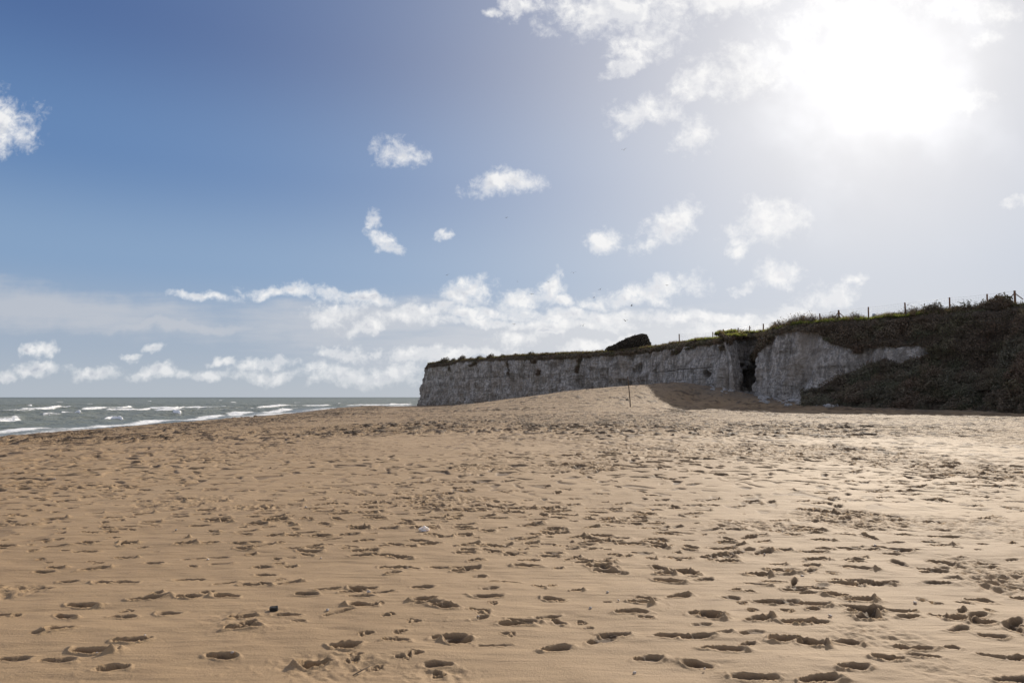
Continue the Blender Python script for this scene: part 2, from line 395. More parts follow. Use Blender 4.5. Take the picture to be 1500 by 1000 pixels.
    # prints read off the photo: (x, y, length px, depth cm, heading deg)
    seen = [(355, 925, 62, 6, 15), (355, 908, 40, 4, 200), (190, 943, 58, 5, 8), (165, 985, 50, 3.5, 4), (505, 950, 46, 6, 12), (460, 978, 44, 6, 15), (660, 936, 66, 5, 0), (668, 941, 20, 4, 0),
            (815, 952, 62, 5.5, 18), (755, 914, 66, 4, 2), (900, 930, 62, 3.5, 0), (985, 932, 66, 4.5, 2), (810, 875, 40, 4.5, 160), (712, 874, 62, 3.5, 5), (925, 896, 62, 3, 0), (772, 826, 52, 3.5, 0),
            (575, 832, 52, 4, -4), (600, 832, 26, 3, 0), (675, 834, 34, 4, 20), (882, 826, 34, 4, 10), (1035, 897, 66, 4, 0), (1145, 937, 60, 5.5, 12), (1170, 911, 62, 4.5, 4), (1272, 903, 46, 6, 5),
            (1060, 952, 80, 4, -4), (1105, 994, 90, 4, -4), (1400, 902, 50, 6, 6), (1440, 908, 48, 5.5, 4), (1455, 928, 46, 3.5, -12), (1170, 859, 55, 3, 0), (1190, 806, 50, 3.5, -2), (1438, 727, 34, 5, 0),
            (1065, 820, 40, 3.5, -8), (1310, 802, 80, 3.5, -20), (1385, 785, 60, 3, -5), (1370, 850, 60, 3.5, 0), (120, 887, 62, 3.5, -3), (85, 927, 45, 4.5, 10), (85, 972, 70, 2.5, -4), (150, 852, 42, 3, 0),
            (65, 834, 36, 2.5, 0), (185, 851, 50, 3, -4), (100, 849, 30, 3, 0), (275, 848, 62, 3.2, 4), (385, 829, 40, 2.5, 0), (388, 841, 34, 2.8, 0), (370, 857, 50, 3, 6), (330, 874, 52, 3, -2),
            (275, 877, 30, 4.5, 8), (420, 905, 50, 2.5, 3), (450, 871, 46, 3, -6), (530, 862, 52, 4.5, 0), (528, 875, 52, 2.5, 0), (530, 888, 58, 3.5, -2), (620, 861, 36, 3, 0), (620, 880, 50, 4.5, 14),
            (950, 966, 52, 3, 10), (1020, 975, 40, 3, -20), (325, 967, 60, 3.5, -5), (640, 977, 46, 2.5, 0), (20, 970, 50, 2.5, 4), (1300, 965, 50, 4, -10), (1250, 980, 60, 3, 5), (60, 862, 40, 3, 5),
            (1240, 940, 50, 4, -8), (1330, 900, 40, 3, 12), (1300, 850, 46, 3, 2), (1225, 870, 34, 4, -10), (180, 905, 40, 2, 0), (245, 900, 40, 2.5, -4), (560, 812, 40, 2.5, 0), (1350, 960, 60, 3, -10)]
    for i, (px, py, Lp, A, hd) in enumerate(seen):
        x, d = on_level(px, py); L = Lp/1000*d*.40/CP
        stamp(x, d, max(L, .1), max(.045, L*random.uniform(.24, .36)), A/100*random.uniform(.7, 1.), R(hd)+(math.pi if i % 2 else 0), i+1.3, random.uniform(-.1, .6))
    # walkers' trails crossing the beach
    for k in range(46):
        th = rng.choice([rng.normal(0, .28), rng.normal(math.pi/2, .35)], p=[.6, .4])
        dm = 4+56*rng.random()**1.4; x = rng.uniform(-.85, .85)*dm-(12*math.cos(th)); d = dm-12*math.sin(th)
        step = rng.uniform(.62, .8); side = 1
        for q in range(int(rng.integers(14, 46))):
            th += rng.normal(0, .04); x += step*math.cos(th); d += step*math.sin(th); side = -side
            xx = x-side*.1*math.sin(th); d2 = d+side*.1*math.cos(th)
            if d2 < 3.9 or d2 > 70 or abs(xx)/d2 > .95 or xx < -29: continue
            if d2 < 9 and rng.random() < .8: continue
            stamp(xx, d2, rng.uniform(.12, .15), rng.uniform(.04, .058), rng.uniform(.022, .045), th+rng.normal(0, .2), rng.uniform(0, 99), rng.uniform(.1, 1.1))
    # scattered prints, clumped
    n = 0
    while n < 12500:
        dd_ = 4.5+72*rng.random()**.85; xx = rng.uniform(-.95, 1.15)*dd_
        if xx < -30: continue
        c = perlin(np.array([xx/6.]), np.array([dd_/6.+50]))[0]
        if rng.random() > .42+1.1*c: continue
        if dd_ < 7 and rng.random() < .5: continue
        n += 1
        s = rng.choice([1, .45], p=[.6, .4])        # people and dogs
        stamp(xx, dd_, rng.uniform(.08, .15)*s, rng.uniform(.03, .055)*(s*1.3 if s < 1 else 1), rng.uniform(.014, .045)*(1 if s == 1 else .75), rng.normal(0, .45), rng.uniform(0, 99), rng.uniform(0, 1.2))
    for k in range(330):        # older, half filled prints close by
        dd_ = rng.uniform(3.7, 9.5); xx = rng.uniform(-.9, 1.15)*dd_
        if perlin(np.array([xx/1.5+4]), np.array([dd_/1.5]))[0] < -.05: continue
        stamp(xx, dd_, rng.uniform(.05, .14), rng.uniform(.022, .045), rng.uniform(.010, .030), rng.normal(0, .4), rng.uniform(0, 99), rng.uniform(0, 1.4))
    # dog tracks: four toes and a pad
    for k in range(60):
        if k < 26:
            px, py = [(272, 878), (300, 870), (215, 940), (610, 912), (590, 927), (540, 930), (565, 905), (570, 940), (612, 961), (586, 966), (556, 980), (525, 963), (550, 886), (520, 970), (1090, 880), (1100, 892), (1120, 878), (1150, 892),
                      (1365, 790), (1400, 800), (1375, 880), (1350, 876), (705, 900), (850, 908), (740, 930), (640, 990)][k]
            x, d = on_level(px, py)
        else:
            d = rng.uniform(5, 14); x = rng.uniform(-.8, .8)*d
        hd = rng.uniform(0, 6.28)
        stamp(x, d, .035, .03, .016, hd, k, 0)
        for q in (-.6, -.2, .2, .6):
            stamp(x+.055*math.cos(hd+q), d+.055*math.sin(hd+q), .017, .012, .013, hd, k+q, 0)
    Z += np.clip(H, -.085, .05)*land_ok
    V = np.stack([X, D, Z], -1).reshape(-1, 3)
    me = mesh_from('sand', V, grid_faces(nr, nc)[:, ::-1], True, {'rough': rough*land_ok, 'wet': wet, 'tread_shade': TREAD_SHADE*land_ok, 'talus': talus})
    m, t, b = material('beach sand')
    pos = t.n('ShaderNodeNewGeometry').outputs['Position']
    fr = t.attr('rough'); fw = t.attr('wet'); fm = t.attr('tread_shade')
    ln = t.vm('LENGTH', pos, out=1)
    nf = t.noise(pos, .22, 6, .65); ng = t.noise(pos, 180., 2, .5); nm = t.noise(pos, 5., 4, .6)
    c = t.mix(t.ramp(nf, .3, .7), (.36, .240, .128), (.435, .298, .165))
    c = t.mix(t.m('MULTIPLY', t.ramp(nm, .35, .7), .4), c, (.34, .226, .126))
    c = t.mix(t.m('MULTIPLY', t.ramp(ng, .3, .75), .22), c, (.20, .125, .07))
    c = t.mix(t.m('MULTIPLY', t.ramp(t.noise(pos, 420., 1), .70, .78), .5), c, (.75, .68, .58))
    c = t.mix(t.m('MULTIPLY', fm, .88), c, (.075, .047, .028))  # shadow tone of prints, hummocks and clods painted into the sand colour
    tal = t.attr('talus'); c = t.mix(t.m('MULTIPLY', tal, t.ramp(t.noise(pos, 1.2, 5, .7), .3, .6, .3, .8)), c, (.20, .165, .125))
    c = t.mix(t.m('MULTIPLY', fw, .85), c, (.13, .09, .06))
    setin(t, b, Base_Color=c, Roughness=t.mix(fw, (.78,)*3, (.28,)*3))
    b.inputs['Specular IOR Level'].default_value = .32
    # relief: grain close by, trodden hummocks further off
    farm = t.ramp(ln, 18., 60.)
    w1 = t.noise(t.vm('MULTIPLY', pos, (1, .8, 1)), 2.6, 5, .62, .4)
    w1 = t.m('ABSOLUTE', t.m('SUBTRACT', w1, .5))
    hum = t.m('MULTIPLY', t.m('MULTIPLY', w1, t.m('ADD', .6, t.m('MULTIPLY', fr, 1.2))), t.m('MULTIPLY', farm, .8))
    hum = t.m('MULTIPLY', hum, t.m('SUBTRACT', 1., t.m('MULTIPLY', fw, .85)))
    gr = t.m('MULTIPLY', t.noise(pos, 60., 5, .7), .006)
    gr2 = t.m('MULTIPLY', t.noise(t.vm('MULTIPLY', pos, (2.5, 14, 1)), 1., 3, .5, .5), .010)
    clod = t.m('MULTIPLY', t.m('MULTIPLY', t.noise(pos, 22., 3, .6), fr), .02)
    h = t.m('ADD', t.m('ADD', hum, gr), t.m('ADD', gr2, clod))
    bp = t.n('ShaderNodeBump', {'Height': h, 'Strength': 1., 'Distance': 1.}); t.t.links.new(bp.outputs[0], b.inputs['Normal'])
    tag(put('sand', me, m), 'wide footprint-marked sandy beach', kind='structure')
    # plain ground under everything, out past the cliff
    return m

# ================================================================= SEA
def build_sea():
    Dr = np.concatenate([np.arange(34, 60, .4), np.arange(60, 130, .5), np.arange(130, 280, .8)])
    g = [280.]
    while g[-1] < 14000: g.append(g[-1]*1.018+.5)
    Dr = np.concatenate([[1, 10, 22], Dr, g])
    us = np.concatenate([np.linspace(-12, -1.1, 50), np.linspace(-1.05, -.08, 820), np.linspace(-.07, 12, 60)])
    DD, UU = np.meshgrid(Dr, us, indexing='ij'); X = UU*DD
    Z = np.full_like(X, SEA)
    near = ss(1500, 300, DD)
    wv = np.zeros_like(Z)
    rng = np.random.default_rng(5)
    for k in range(14):
        lam = rng.uniform(4, 22); th = R(rng.normal(48, 22)); ph = rng.uniform(0, 6.28)
        k_ = 2*math.pi/lam; q = (X*math.sin(th)-DD*math.cos(th))*k_+ph+1.5*perlin(X/40+k, DD/40)
        att = np.clip(lam/(2.5*np.maximum(np.gradient(DD, axis=0), .3)), 0, 1)
        wv += (lam*.008)*((.5+.5*np.sin(q))**1.8-.35)*att
    wv += .10*fbm(X/2.2, DD/2.2, None, 3)*ss(500, 200, DD)
    depth = SEA-land(X, np.minimum(DD, 400)); shallow = ss(.0, 1.3, depth)
    Z += wv*1.25*(.08+.92*shallow)*near
    PX, PY = px_of(X, DD, SEA)
    foam = np.zeros_like(Z)
    # breaking crests: ((x, y) ... ), height m, trailing width m, break-up
    BR = [([(-60, 607), (35, 602.5), (60, 600)], .3, 5, .5), ([(-80, 619), (-10, 619), (36, 616.5)], .75, 5, .05), ([(36, 596), (48, 595.6)], .5, 6, .2),
          ([(25, 600.6), (60, 600), (95, 598.6), (108, 597)], .65, 12, .12), ([(88, 606), (105, 606.5), (120, 607.5)], .65, 5, .1), ([(115, 600.5), (170, 599), (200, 597.5)], .65, 10, .12),
          ([(150, 602.6), (190, 601.8), (225, 600.5)], .55, 7, .1), ([(215, 600), (255, 599), (275, 597)], .5, 9, .15), ([(222, 603), (262, 602), (300, 600.5)], .5, 6, .25),
          ([(252, 608), (266, 608.4)], .6, 3.5, .1), ([(265, 598), (330, 598), (350, 597)], .55, 14, .1), ([(300, 602.5), (330, 602)], .3, 6, .4), ([(370, 598), (400, 597), (455, 595.5), (490, 594.5)], .5, 12, .15),
          ([(150, 615), (165, 613.5), (182, 615.5)], .55, 3.5, .05), ([(495, 592), (500, 591.5)], .5, 8, .1), ([(570, 593.6), (600, 592.6)], .6, 12, .1), ([(500, 595), (560, 594), (610, 593.2)], .3, 14, .3),
          ([(335, 600), (380, 599.5)], .35, 7, .3), ([(60, 610), (90, 609.6)], .25, 5, .5), ([(410, 599.6), (440, 598.6)], .3, 6, .35), ([(120, 593), (140, 592.6)], .4, 8, .3), ([(430, 590), (440, 589.8)], .5, 12, .3),
          ([(20, 587.5), (30, 587.3)], .6, 20, .3), ([(215, 588), (222, 587.8)], .5, 20, .3), ([(320, 586.6), (326, 586.5)], .6, 22, .3), ([(-400, 612), (-150, 608), (-90, 606)], .6, 9, .2), ([(-600, 640), (-300, 630), (-100, 622)], .6, 8, .15)]
    nb = fbm(X/3.1, DD/3.1+9, None, 3); nb2 = perlin(X/9, DD/9+3)
    for pts, hgt, wid, brk in BR:
        hgt *= .75; wid *= 1.5
        xs = np.array([p[0] for p in pts], float); dc = []
        for p in pts: dc.append(on_level(p[0], p[1], SEA)[1])
        dc = np.array(dc); Dc = np.interp(PX, xs, dc)+nb2*2.2+nb*.7
        span = max(xs[-1]-xs[0], 1); e = ss(-.02, .14, (PX-xs[0])/span)*ss(1.02, .86, (PX-xs[0])/span)
        q = DD-Dc
        prof = ss(-2.0, .7, q)*np.exp(-np.maximum(q-.3, 0)/(wid*.33))
        Z += hgt*prof*e*(1+.35*nb)
        face = ss(-2.6, -.5, q)*ss(wid*1.2, wid*.25, q)
        foam = np.maximum(foam, face*e*np.clip(1.05-brk*1.0+.35*nb, 0, 1))
        foam = np.maximum(foam, .42*ss(-5, -.5, q)*ss(wid*2.6, 0, q)*e)
    # swash along the waterline
    sw = ss(1.0, .12, depth)*(DD < 420)*(X < 20)
    foam = np.maximum(foam, sw*(.50+.35*perlin(X/6, DD/14)))
    lace = np.exp(-((depth-.75+.14*nb2)/.13)**2)*(DD < 160); foam = np.maximum(foam, lace*(.95+.2*nb)*ss(45, 60, DD))
    Z += .10*lace
    caps = ss(.62, .95, fbm(X/14, DD/7+40, None, 3)+.12*nb)*ss(150, 200, DD)*ss(2600, 800, DD)*.8
    foam = np.maximum(foam, caps)
    V = np.stack([X, DD, Z], -1).reshape(-1, 3)
    me = mesh_from('sea', V, grid_faces(len(Dr), len(us))[:, ::-1], True, {'foam': foam, 'shal': 1-shallow})
    m, t, b = material('sea water')
    pos = t.n('ShaderNodeNewGeometry').outputs['Position']
    f = t.attr('foam'); sh = t.attr('shal')
    n1 = t.noise(pos, 1.5, 6, .7, .6); n2 = t.noise(t.vm('MULTIPLY', pos, (.35, 1, 1)), 5., 4, .7)
    ff = t.m('ADD', f, t.m('MULTIPLY', t.m('SUBTRACT', t.m('ADD', n1, n2), 1.), .85))
    fo = t.m('MULTIPLY', t.ramp(ff, .28, .70), t.ramp(f, .02, .15))
    ln = t.vm('LENGTH', pos, out=1)
    wc = t.mix(t.ramp(t.noise(pos, .02, 3), .35, .65), (.185, .20, .16), (.22, .23, .185))
    wc = t.mix(t.ramp(ln, 600, 3000), wc, (.15, .17, .14))
    wc = t.mix(t.m('MULTIPLY', sh, .4), wc, (.20, .20, .18))
    setin(t, b, Base_Color=t.mix(fo, wc, (.92, .92, .90)), Roughness=t.mix(fo, t.mix(sh, (.42,)*3, (.2,)*3), (.8,)*3), IOR=1.33)
    b.inputs['Specular IOR Level'].default_value = .5
    h = t.m('ADD', t.m('MULTIPLY', t.noise(t.vm('MULTIPLY', pos, (1, .7, 1)), 1.1, 5, .65), .30), t.m('MULTIPLY', t.noise(pos, .22, 4, .6), .9))
    h = t.m('MULTIPLY', h, t.m('SUBTRACT', 1., t.m('MULTIPLY', sh, .8)))
    h = t.m('ADD', h, t.m('MULTIPLY', fo, .06))
    bp = t.n('ShaderNodeBump', {'Height': h, 'Strength': .85, 'Distance': 1.}); t.t.links.new(bp.outputs[0], b.inputs['Normal'])
    tag(put('sea', me, m), kind='structure')

# ================================================================= CLIFF
CHALK_TOP = [(600, 540), (625, 539), (655, 535), (668, 531), (700, 529), (750, 527), (800, 527), (840, 524), (880, 521), (930, 518), (960, 514), (1000, 507), (1040, 503), (1060, 501), (1085, 497), (1108, 494), (1118, 500), (1126, 490), (1140, 485),
             (1188, 485), (1195, 498), (1215, 505), (1240, 511), (1262, 507), (1290, 506), (1305, 508), (1330, 505), (1350, 508), (1356, 540), (1380, 640), (1470, 640), (1484, 502), (1506, 498), (1515, 640), (1900, 640)]
CHALK_BOT = [(600, 640), (1150, 640), (1175, 572), (1200, 566), (1215, 556), (1240, 543), (1262, 531), (1290, 528), (1310, 531), (1340, 522), (1356, 512), (1380, 400), (1470, 400), (1484, 512), (1506, 512), (1515, 400), (1900, 400)]
CL = {}
def build_cliff(sand):
    P, s = resample(LP, .16)
    P[:, 0] = gsm(P[:, 0], 6); P[:, 1] = gsm(P[:, 1], 6)
    px = 750+1000*CP*P[:, 0]/P[:, 1]
    tg = np.gradient(P, axis=0); tg /= np.linalg.norm(tg, axis=1)[:, None]
    N = np.stack([tg[:, 1], -tg[:, 0]], 1)
    N[:, 0] = gsm(N[:, 0], 10); N[:, 1] = gsm(N[:, 1], 10); N /= np.linalg.norm(N, axis=1)[:, None]
    i_end = int(np.argmax(P[:, 1] < 241))
    sx = np.array([p[0] for p in SKY_PX], float); sy = np.array([p[1] for p in SKY_PX], float)
    uu, vv = uv(px, np.interp(px, sx, sy))
    zt = EYE+vv*(P[:, 1]+1.0)
    zt[:i_end+8] = zt[i_end+8]
    zt = gsm(zt, 5); zt += .18*fbm(s/3, s*0, None, 3)
    zb = land(P[:, 0], P[:, 1])-1.6
    zb[:i_end] = -3.5
    zb = gsm(zb, 8)
    nt = 120; T = np.linspace(0, 1, nt)[:, None]
    Zg = zb+(zt-zb)*T; Sg = s[None, :]+0*T; Tn = T+0*Zg
    PXg = px[None, :]+0*T
    # screen row of each point, to know what covers it
    _, PYg = px_of(P[None, :, 0]+0*T, P[None, :, 1]+0*T, Zg)
    vis = np.arange(len(s))[None, :] > i_end-10
    wob = 2.2*perlin(Sg/1.1, Zg/1.4)+2.0*perlin(Sg/3.3+7, Zg/5)
    ct = np.interp(PXg, [p[0] for p in CHALK_TOP], [p[1] for p in CHALK_TOP]); cb = np.interp(PXg, [p[0] for p in CHALK_BOT], [p[1] for p in CHALK_BOT])
    pxm = 1000/P[None, :, 1]
    veg_up = ss(-1.2, 1.4, ct-PYg+wob*.45*np.clip(pxm/10, .5, 1.3)*1.2)
    veg_dn = ss(-1.5, 2.0, PYg-cb+wob*1.6)
    veg = np.maximum(veg_up, veg_dn)
    veg = np.where(vis, veg, ss(.85, .93, Tn+.02*wob))
    # gullies with plants running down the face
    for x0, y0, x1, y1, w in [(1118, 490, 1101, 522, 4.5), (1062, 496, 1046, 512, 3), (994, 505, 984, 519, 3), (1006, 507, 1000, 511, 3), (1108, 500, 1103, 530, 3), (846, 524, 842, 545, 3.), (690, 530, 686, 536, 2), (655, 537, 656, 541, 1.4),
                              (742, 531, 748, 548, 1.6), (789, 545, 788, 548, 3), (780, 524, 776, 531, 4), (1258, 500, 1246, 516, 8)]:
        tt = np.clip((PYg-y0)/(y1-y0), 0, 1); xc = x0+(x1-x0)*tt
        near = np.exp(-((PXg-xc)/w)**2)*(PYg > y0-3)*ss(y1+4, y1-2, PYg)
        veg = np.where(vis, np.maximum(veg, ss(.3, .6, near+.15*wob/3)), veg)
    # --- relief of the chalk
    rib = -np.abs(perlin(Sg/4.6, Zg/26, Sg*0+2.))*1.9+.6
    rib += -np.abs(perlin(Sg/1.7+.4*perlin(Sg/5, Zg/5), Zg/7, Sg*0+8))*1.0+.2
    rib += .9*perlin(Sg/14+3, Zg/40)+.55*np.clip(perlin(Sg/2.9, Zg/2.4, Sg*0+3), -.2, 1)
    rib += .26*perlin(Sg/.75, Zg/2.6)
    rib += .16*fbm(Sg/.55, Zg/.5, None, 3)
    lay = .030*np.sin(Zg*2*math.pi/1.15+perlin(Sg/9, Zg/9)*2.5)+.015*np.sin(Zg*2*math.pi/.47+perlin(Sg/4, Zg/4)*3)
    disp = rib*(.75+.4*(1-Tn))*(1+.7*ss(960, 900, PXg))+lay
    # flint band and crack lines
    flint = np.zeros_like(Zg)
    fz = 6.5+.10*perlin(Sg/12, Sg*0)
    flint = np.maximum(flint, np.exp(-((Zg-fz)/.10)**2)*ss(955, 975, PXg)*ss(1040, 1030, PXg))
    fz2 = 7.4+.1*perlin(Sg/10, Sg*0+5)
    flint = np.maximum(flint, .8*np.exp(-((Zg-fz2)/.12)**2)*ss(655, 668, PXg)*ss(800, 730, PXg))
    for kk, zz in enumerate((3.2, 4.6, 8.6, 9.9)):
        flint = np.maximum(flint, .35*np.exp(-((Zg-zz-.3*perlin(Sg/14, Sg*0+kk))/.09)**2)*ss(.05, .4, perlin(Sg/8, Sg*0+kk*3.3)))
    disp -= .28*flint
    # caves and undercuts (x, y, rx, ry, depth m)
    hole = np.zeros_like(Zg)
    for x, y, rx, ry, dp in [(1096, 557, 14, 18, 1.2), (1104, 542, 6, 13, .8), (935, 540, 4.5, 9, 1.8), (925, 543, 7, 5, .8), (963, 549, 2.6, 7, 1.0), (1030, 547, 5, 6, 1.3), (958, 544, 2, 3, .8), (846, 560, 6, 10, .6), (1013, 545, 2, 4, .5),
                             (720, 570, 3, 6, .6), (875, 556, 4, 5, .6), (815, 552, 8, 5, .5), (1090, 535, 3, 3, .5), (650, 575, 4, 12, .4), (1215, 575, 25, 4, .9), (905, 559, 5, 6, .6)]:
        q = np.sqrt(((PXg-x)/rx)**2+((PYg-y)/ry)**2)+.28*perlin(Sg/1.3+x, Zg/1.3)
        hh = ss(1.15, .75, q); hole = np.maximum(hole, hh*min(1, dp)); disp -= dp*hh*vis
    # vegetation bulges
    lumpv = fbm(Sg/2.6, Zg/2.2, None, 4, .55)
    disp = disp*(1-.6*veg)+veg*(.35+.75*lumpv)
    foot = ss(.42, .0, Tn)*ss(1120, 1230, PXg)*vis
    disp += foot*(2.6+.9*lumpv)
    slope = np.interp(px, [980, 1010, 1060, 1100, 1112, 1350, 1450], [1.3, 2.6, 2.4, 1.6, 2.2, 3.6, 4.4])[None, :]
    setb = slope*Tn**1.6+1.3*ss(.93, 1., Tn)
    endb = np.exp(-((s-s[i_end+10])/7.)**2)[None, :]*3.2*Tn**.8
    off = disp-setb-endb
    X = P[None, :, 0]+N[None, :, 0]*off; D = P[None, :, 1]+N[None, :, 1]*off
    # cap rows going inland
    inl = np.array([.58, .81]); rowsX, rowsD, rowsZ = [X], [D], [Zg]
    for dd_, dz in ((.7, .12), (1.6, .2), (3.2, .25), (6, .3)):
        rowsX.append((X[-1]+inl[0]*dd_)[None]); rowsD.append((D[-1]+inl[1]*dd_)[None]); rowsZ.append((zt+dz*(1+.3*perlin(s/2, s*0+dd_)))[None])
    VX = np.concatenate(rowsX); VD = np.concatenate(rowsD); VZ = np.concatenate(rowsZ); k = VX.shape[0]-nt
    pad = lambda a, v: np.concatenate([a, np.full((k, a.shape[1]), v)])
    V = np.stack([VX, VD, VZ], -1).reshape(-1, 3)
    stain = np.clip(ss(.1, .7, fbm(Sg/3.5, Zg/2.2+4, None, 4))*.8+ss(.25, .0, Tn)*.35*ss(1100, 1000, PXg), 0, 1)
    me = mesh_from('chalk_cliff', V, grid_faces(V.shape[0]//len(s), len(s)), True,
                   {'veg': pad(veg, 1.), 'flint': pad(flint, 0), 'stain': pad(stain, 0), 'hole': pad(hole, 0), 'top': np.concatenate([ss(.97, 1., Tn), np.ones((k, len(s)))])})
    m, t, b = material('weathered chalk')
    pos = t.n('ShaderNodeNewGeometry').outputs['Position']
    v_, fl, st, ho, tp = [t.attr(a) for a in ('veg', 'flint', 'stain', 'hole', 'top')]
    vz = t.vm('MULTIPLY', pos, (1.4, 1.4, .28))
    n1 = t.noise(vz, 1.5, 6, .72); n2 = t.noise(pos, 2.2, 5, .7); n3 = t.noise(pos, .25, 3, .5)
    c = t.mix(t.ramp(n1, .40, .60), (.42, .385, .35), (.88, .82, .76))
    c = t.mix(t.m('MULTIPLY', t.ramp(n2, .50, .62), .6), c, (.30, .265, .23))
    dots = t.noise(t.vm('MULTIPLY', pos, (1, 1, 1.7)), 3.4, 3, .7)
    c = t.mix(t.m('MULTIPLY', t.ramp(dots, .55, .62), .6), c, (.20, .18, .16))
    beds = t.noise(t.vm('MULTIPLY', pos, (.12, .12, 3.0)), 1., 4, .7)
    c = t.mix(t.m('MULTIPLY', t.ramp(beds, .56, .66), .35), c, (.25, .225, .20))
    c = t.mix(t.m('MULTIPLY', t.ramp(n3, .45, .65), .5), c, (.50, .42, .34))
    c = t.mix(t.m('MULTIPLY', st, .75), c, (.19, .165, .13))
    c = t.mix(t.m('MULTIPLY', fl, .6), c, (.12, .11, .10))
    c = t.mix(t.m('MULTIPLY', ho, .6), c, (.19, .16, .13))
    soil = t.mix(t.ramp(n2, .35, .65), (.10, .08, .06), (.19, .155, .115))
    c = t.mix(v_, c, soil)
    c = t.mix(tp, c, t.mix(t.ramp(n2, .4, .6), (.10, .13, .03), (.16, .15, .06)))
    setin(t, b, Base_Color=c, Roughness=.95); b.inputs['Specular IOR Level'].default_value = .15
    h = t.m('ADD', t.m('MULTIPLY', n1, .8), t.m('MULTIPLY', t.noise(pos, 3.0, 6, .72), .7))
    bp = t.n('ShaderNodeBump', {'Height': h, 'Strength': 1., 'Distance': .8}); t.t.links.new(bp.outputs[0], b.inputs['Normal'])
    o = put('chalk_cliff', me, m); tag(o, 'long white chalk cliff with a dark overgrown crest', kind='structure')
    # plateau behind the edge
    gx = np.concatenate([np.arange(-40, 110, 1.5), np.arange(110, 300, 6)]); gy = np.concatenate([np.arange(40, 280, 1.5), np.arange(280, 460, 6)])
    GX, GY = np.meshgrid(gx, gy, indexing='xy')
    base = P[::12]; bz = zt[::12]; bn = N[::12]
    best = np.full(GX.shape, 1e9); zi = np.zeros(GX.shape); sd = np.zeros(GX.shape)
    for (x, y), z, n_ in zip(base, bz, bn):
        d2 = (GX-x)**2+(GY-y)**2; k2 = d2 < best
        best[k2] = d2[k2]; zi[k2] = z; sd[k2] = -((GX[k2]-x)*n_[0]+(GY[k2]-y)*n_[1])
    dd = np.sqrt(best); inside = (sd > 0) & (dd > 5.2)
    GZ = zi+.12+.01*np.minimum(dd, 60)+.12*fbm(GX/8, GY/8, None, 3)
    F = grid_faces(len(gy), len(gx)); ok = inside.ravel()[F].all(1)
    V2 = np.stack([GX, GY, GZ], -1).reshape(-1, 3); F = F[ok]
    used = np.unique(F); mp = np.zeros(len(V2), int); mp[used] = np.arange(len(used))
    gm = simple_mat('clifftop turf', (.08, .10, .03), (.14, .13, .06), 1.2)
    tag(put('clifftop_ground', mesh_from('clifftop_ground', V2[used], mp[F], True), gm), kind='structure')
    CL.update(P=P, s=s, px=px, N=N, zt=zt, VX=VX, VD=VD, VZ=VZ, veg=pad(veg, 1.), nt=nt, i_end=i_end, foot=pad(foot, 0), T=pad(Tn, 1))

def edge_at(px, back=0.):
    """point on the cliff edge seen at a given column, moved inland"""
    ok = np.arange(len(CL['s'])) > CL['i_end']
    X = CL['VX'][CL['nt']-1]+.58*back; D = CL['VD'][CL['nt']-1]+.81*back
    q = np.where(ok, np.abs(750+1000*CP*X/D-px), 1e9); i = int(np.argmin(q))
    z = CL['zt'][i]+min(.3, .15*back)
    return Vector((float(X[i]), float(D[i]), float(z))), i

# ================================================================= PLANTS
def leaf_mat(name, dark, light, trans=.35, glow=(.25, .30, .06), alt=None):
    m = bpy.data.materials.new(name); m.use_nodes = True; t = NT(m.node_tree)
    for n in list(m.node_tree.nodes):
        if n.type == 'BSDF_PRINCIPLED': m.node_tree.nodes.remove(n)
    out = [n for n in m.node_tree.nodes if n.type == 'OUTPUT_MATERIAL'][0]
    f = t.attr('tint')
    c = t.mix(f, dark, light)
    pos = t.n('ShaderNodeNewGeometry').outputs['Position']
    if alt:
        c = t.mix(t.m('MULTIPLY', t.ramp(t.noise(pos, .28, 3, .6), .46, .62), .7), c, t.mix(f, tuple(x*.5 for x in alt[0]), alt[0]))
        c = t.mix(t.m('MULTIPLY', t.ramp(t.noise(t.vm('ADD', pos, (31, 7, 3)), .35, 3, .6), .5, .64), .7), c, t.mix(f, tuple(x*.5 for x in alt[1]), alt[1]))
    d = t.n('ShaderNodeBsdfDiffuse', {0: c}).outputs[0]
    g = t.n('ShaderNodeBsdfTranslucent', {0: t.mix(f, tuple(x*.6 for x in glow), glow)}).outputs[0]
    mx = t.n('ShaderNodeMixShader', {0: trans, 1: d, 2: g}).outputs[0]
    t.t.links.new(mx, out.inputs['Surface']); return m
def leaf_cards(C, size, rng, aspect=.5, up=0.):
    """one small pointed quad per centre, random directions"""
    n = len(C); a = rng.normal(size=(n, 3)); a[:, 2] += up; a /= np.linalg.norm(a, axis=1)[:, None]
    b = rng.normal(size=(n, 3)); b -= (b*a).sum(1)[:, None]*a; b /= np.linalg.norm(b, axis=1)[:, None]
    sz = size*rng.uniform(.6, 1.5, n)[:, None]
    A = a*sz; B = b*sz*aspect
    V = np.stack([C-A*.5, C+B*.5+A*.05, C+A*.6, C-B*.5+A*.05], 1).reshape(-1, 3)
    F = np.arange(4*n).reshape(n, 4)
    t = np.repeat(np.clip(rng.normal(.45, .28, n), 0, 1), 4)
    return V, F, t
def blades(C, h, w, rng, lean=.35):
    n = len(C); a = rng.uniform(0, 2*math.pi, n)
    hh = h*rng.uniform(.4, 1.5, n); ln = lean*hh*rng.uniform(0, 1, n)
    dx = np.cos(a); dy = np.sin(a)
    side = np.stack([-dy, dx, dx*0], 1)*w*.5
    tip = C+np.stack([dx*ln+.15*hh, dy*ln, hh], 1)
    V = np.stack([C-side, C+side, tip], 1).reshape(-1, 3); F = np.arange(3*n).reshape(n, 3)
    return V, F, np.repeat(rng.random(n), 3)

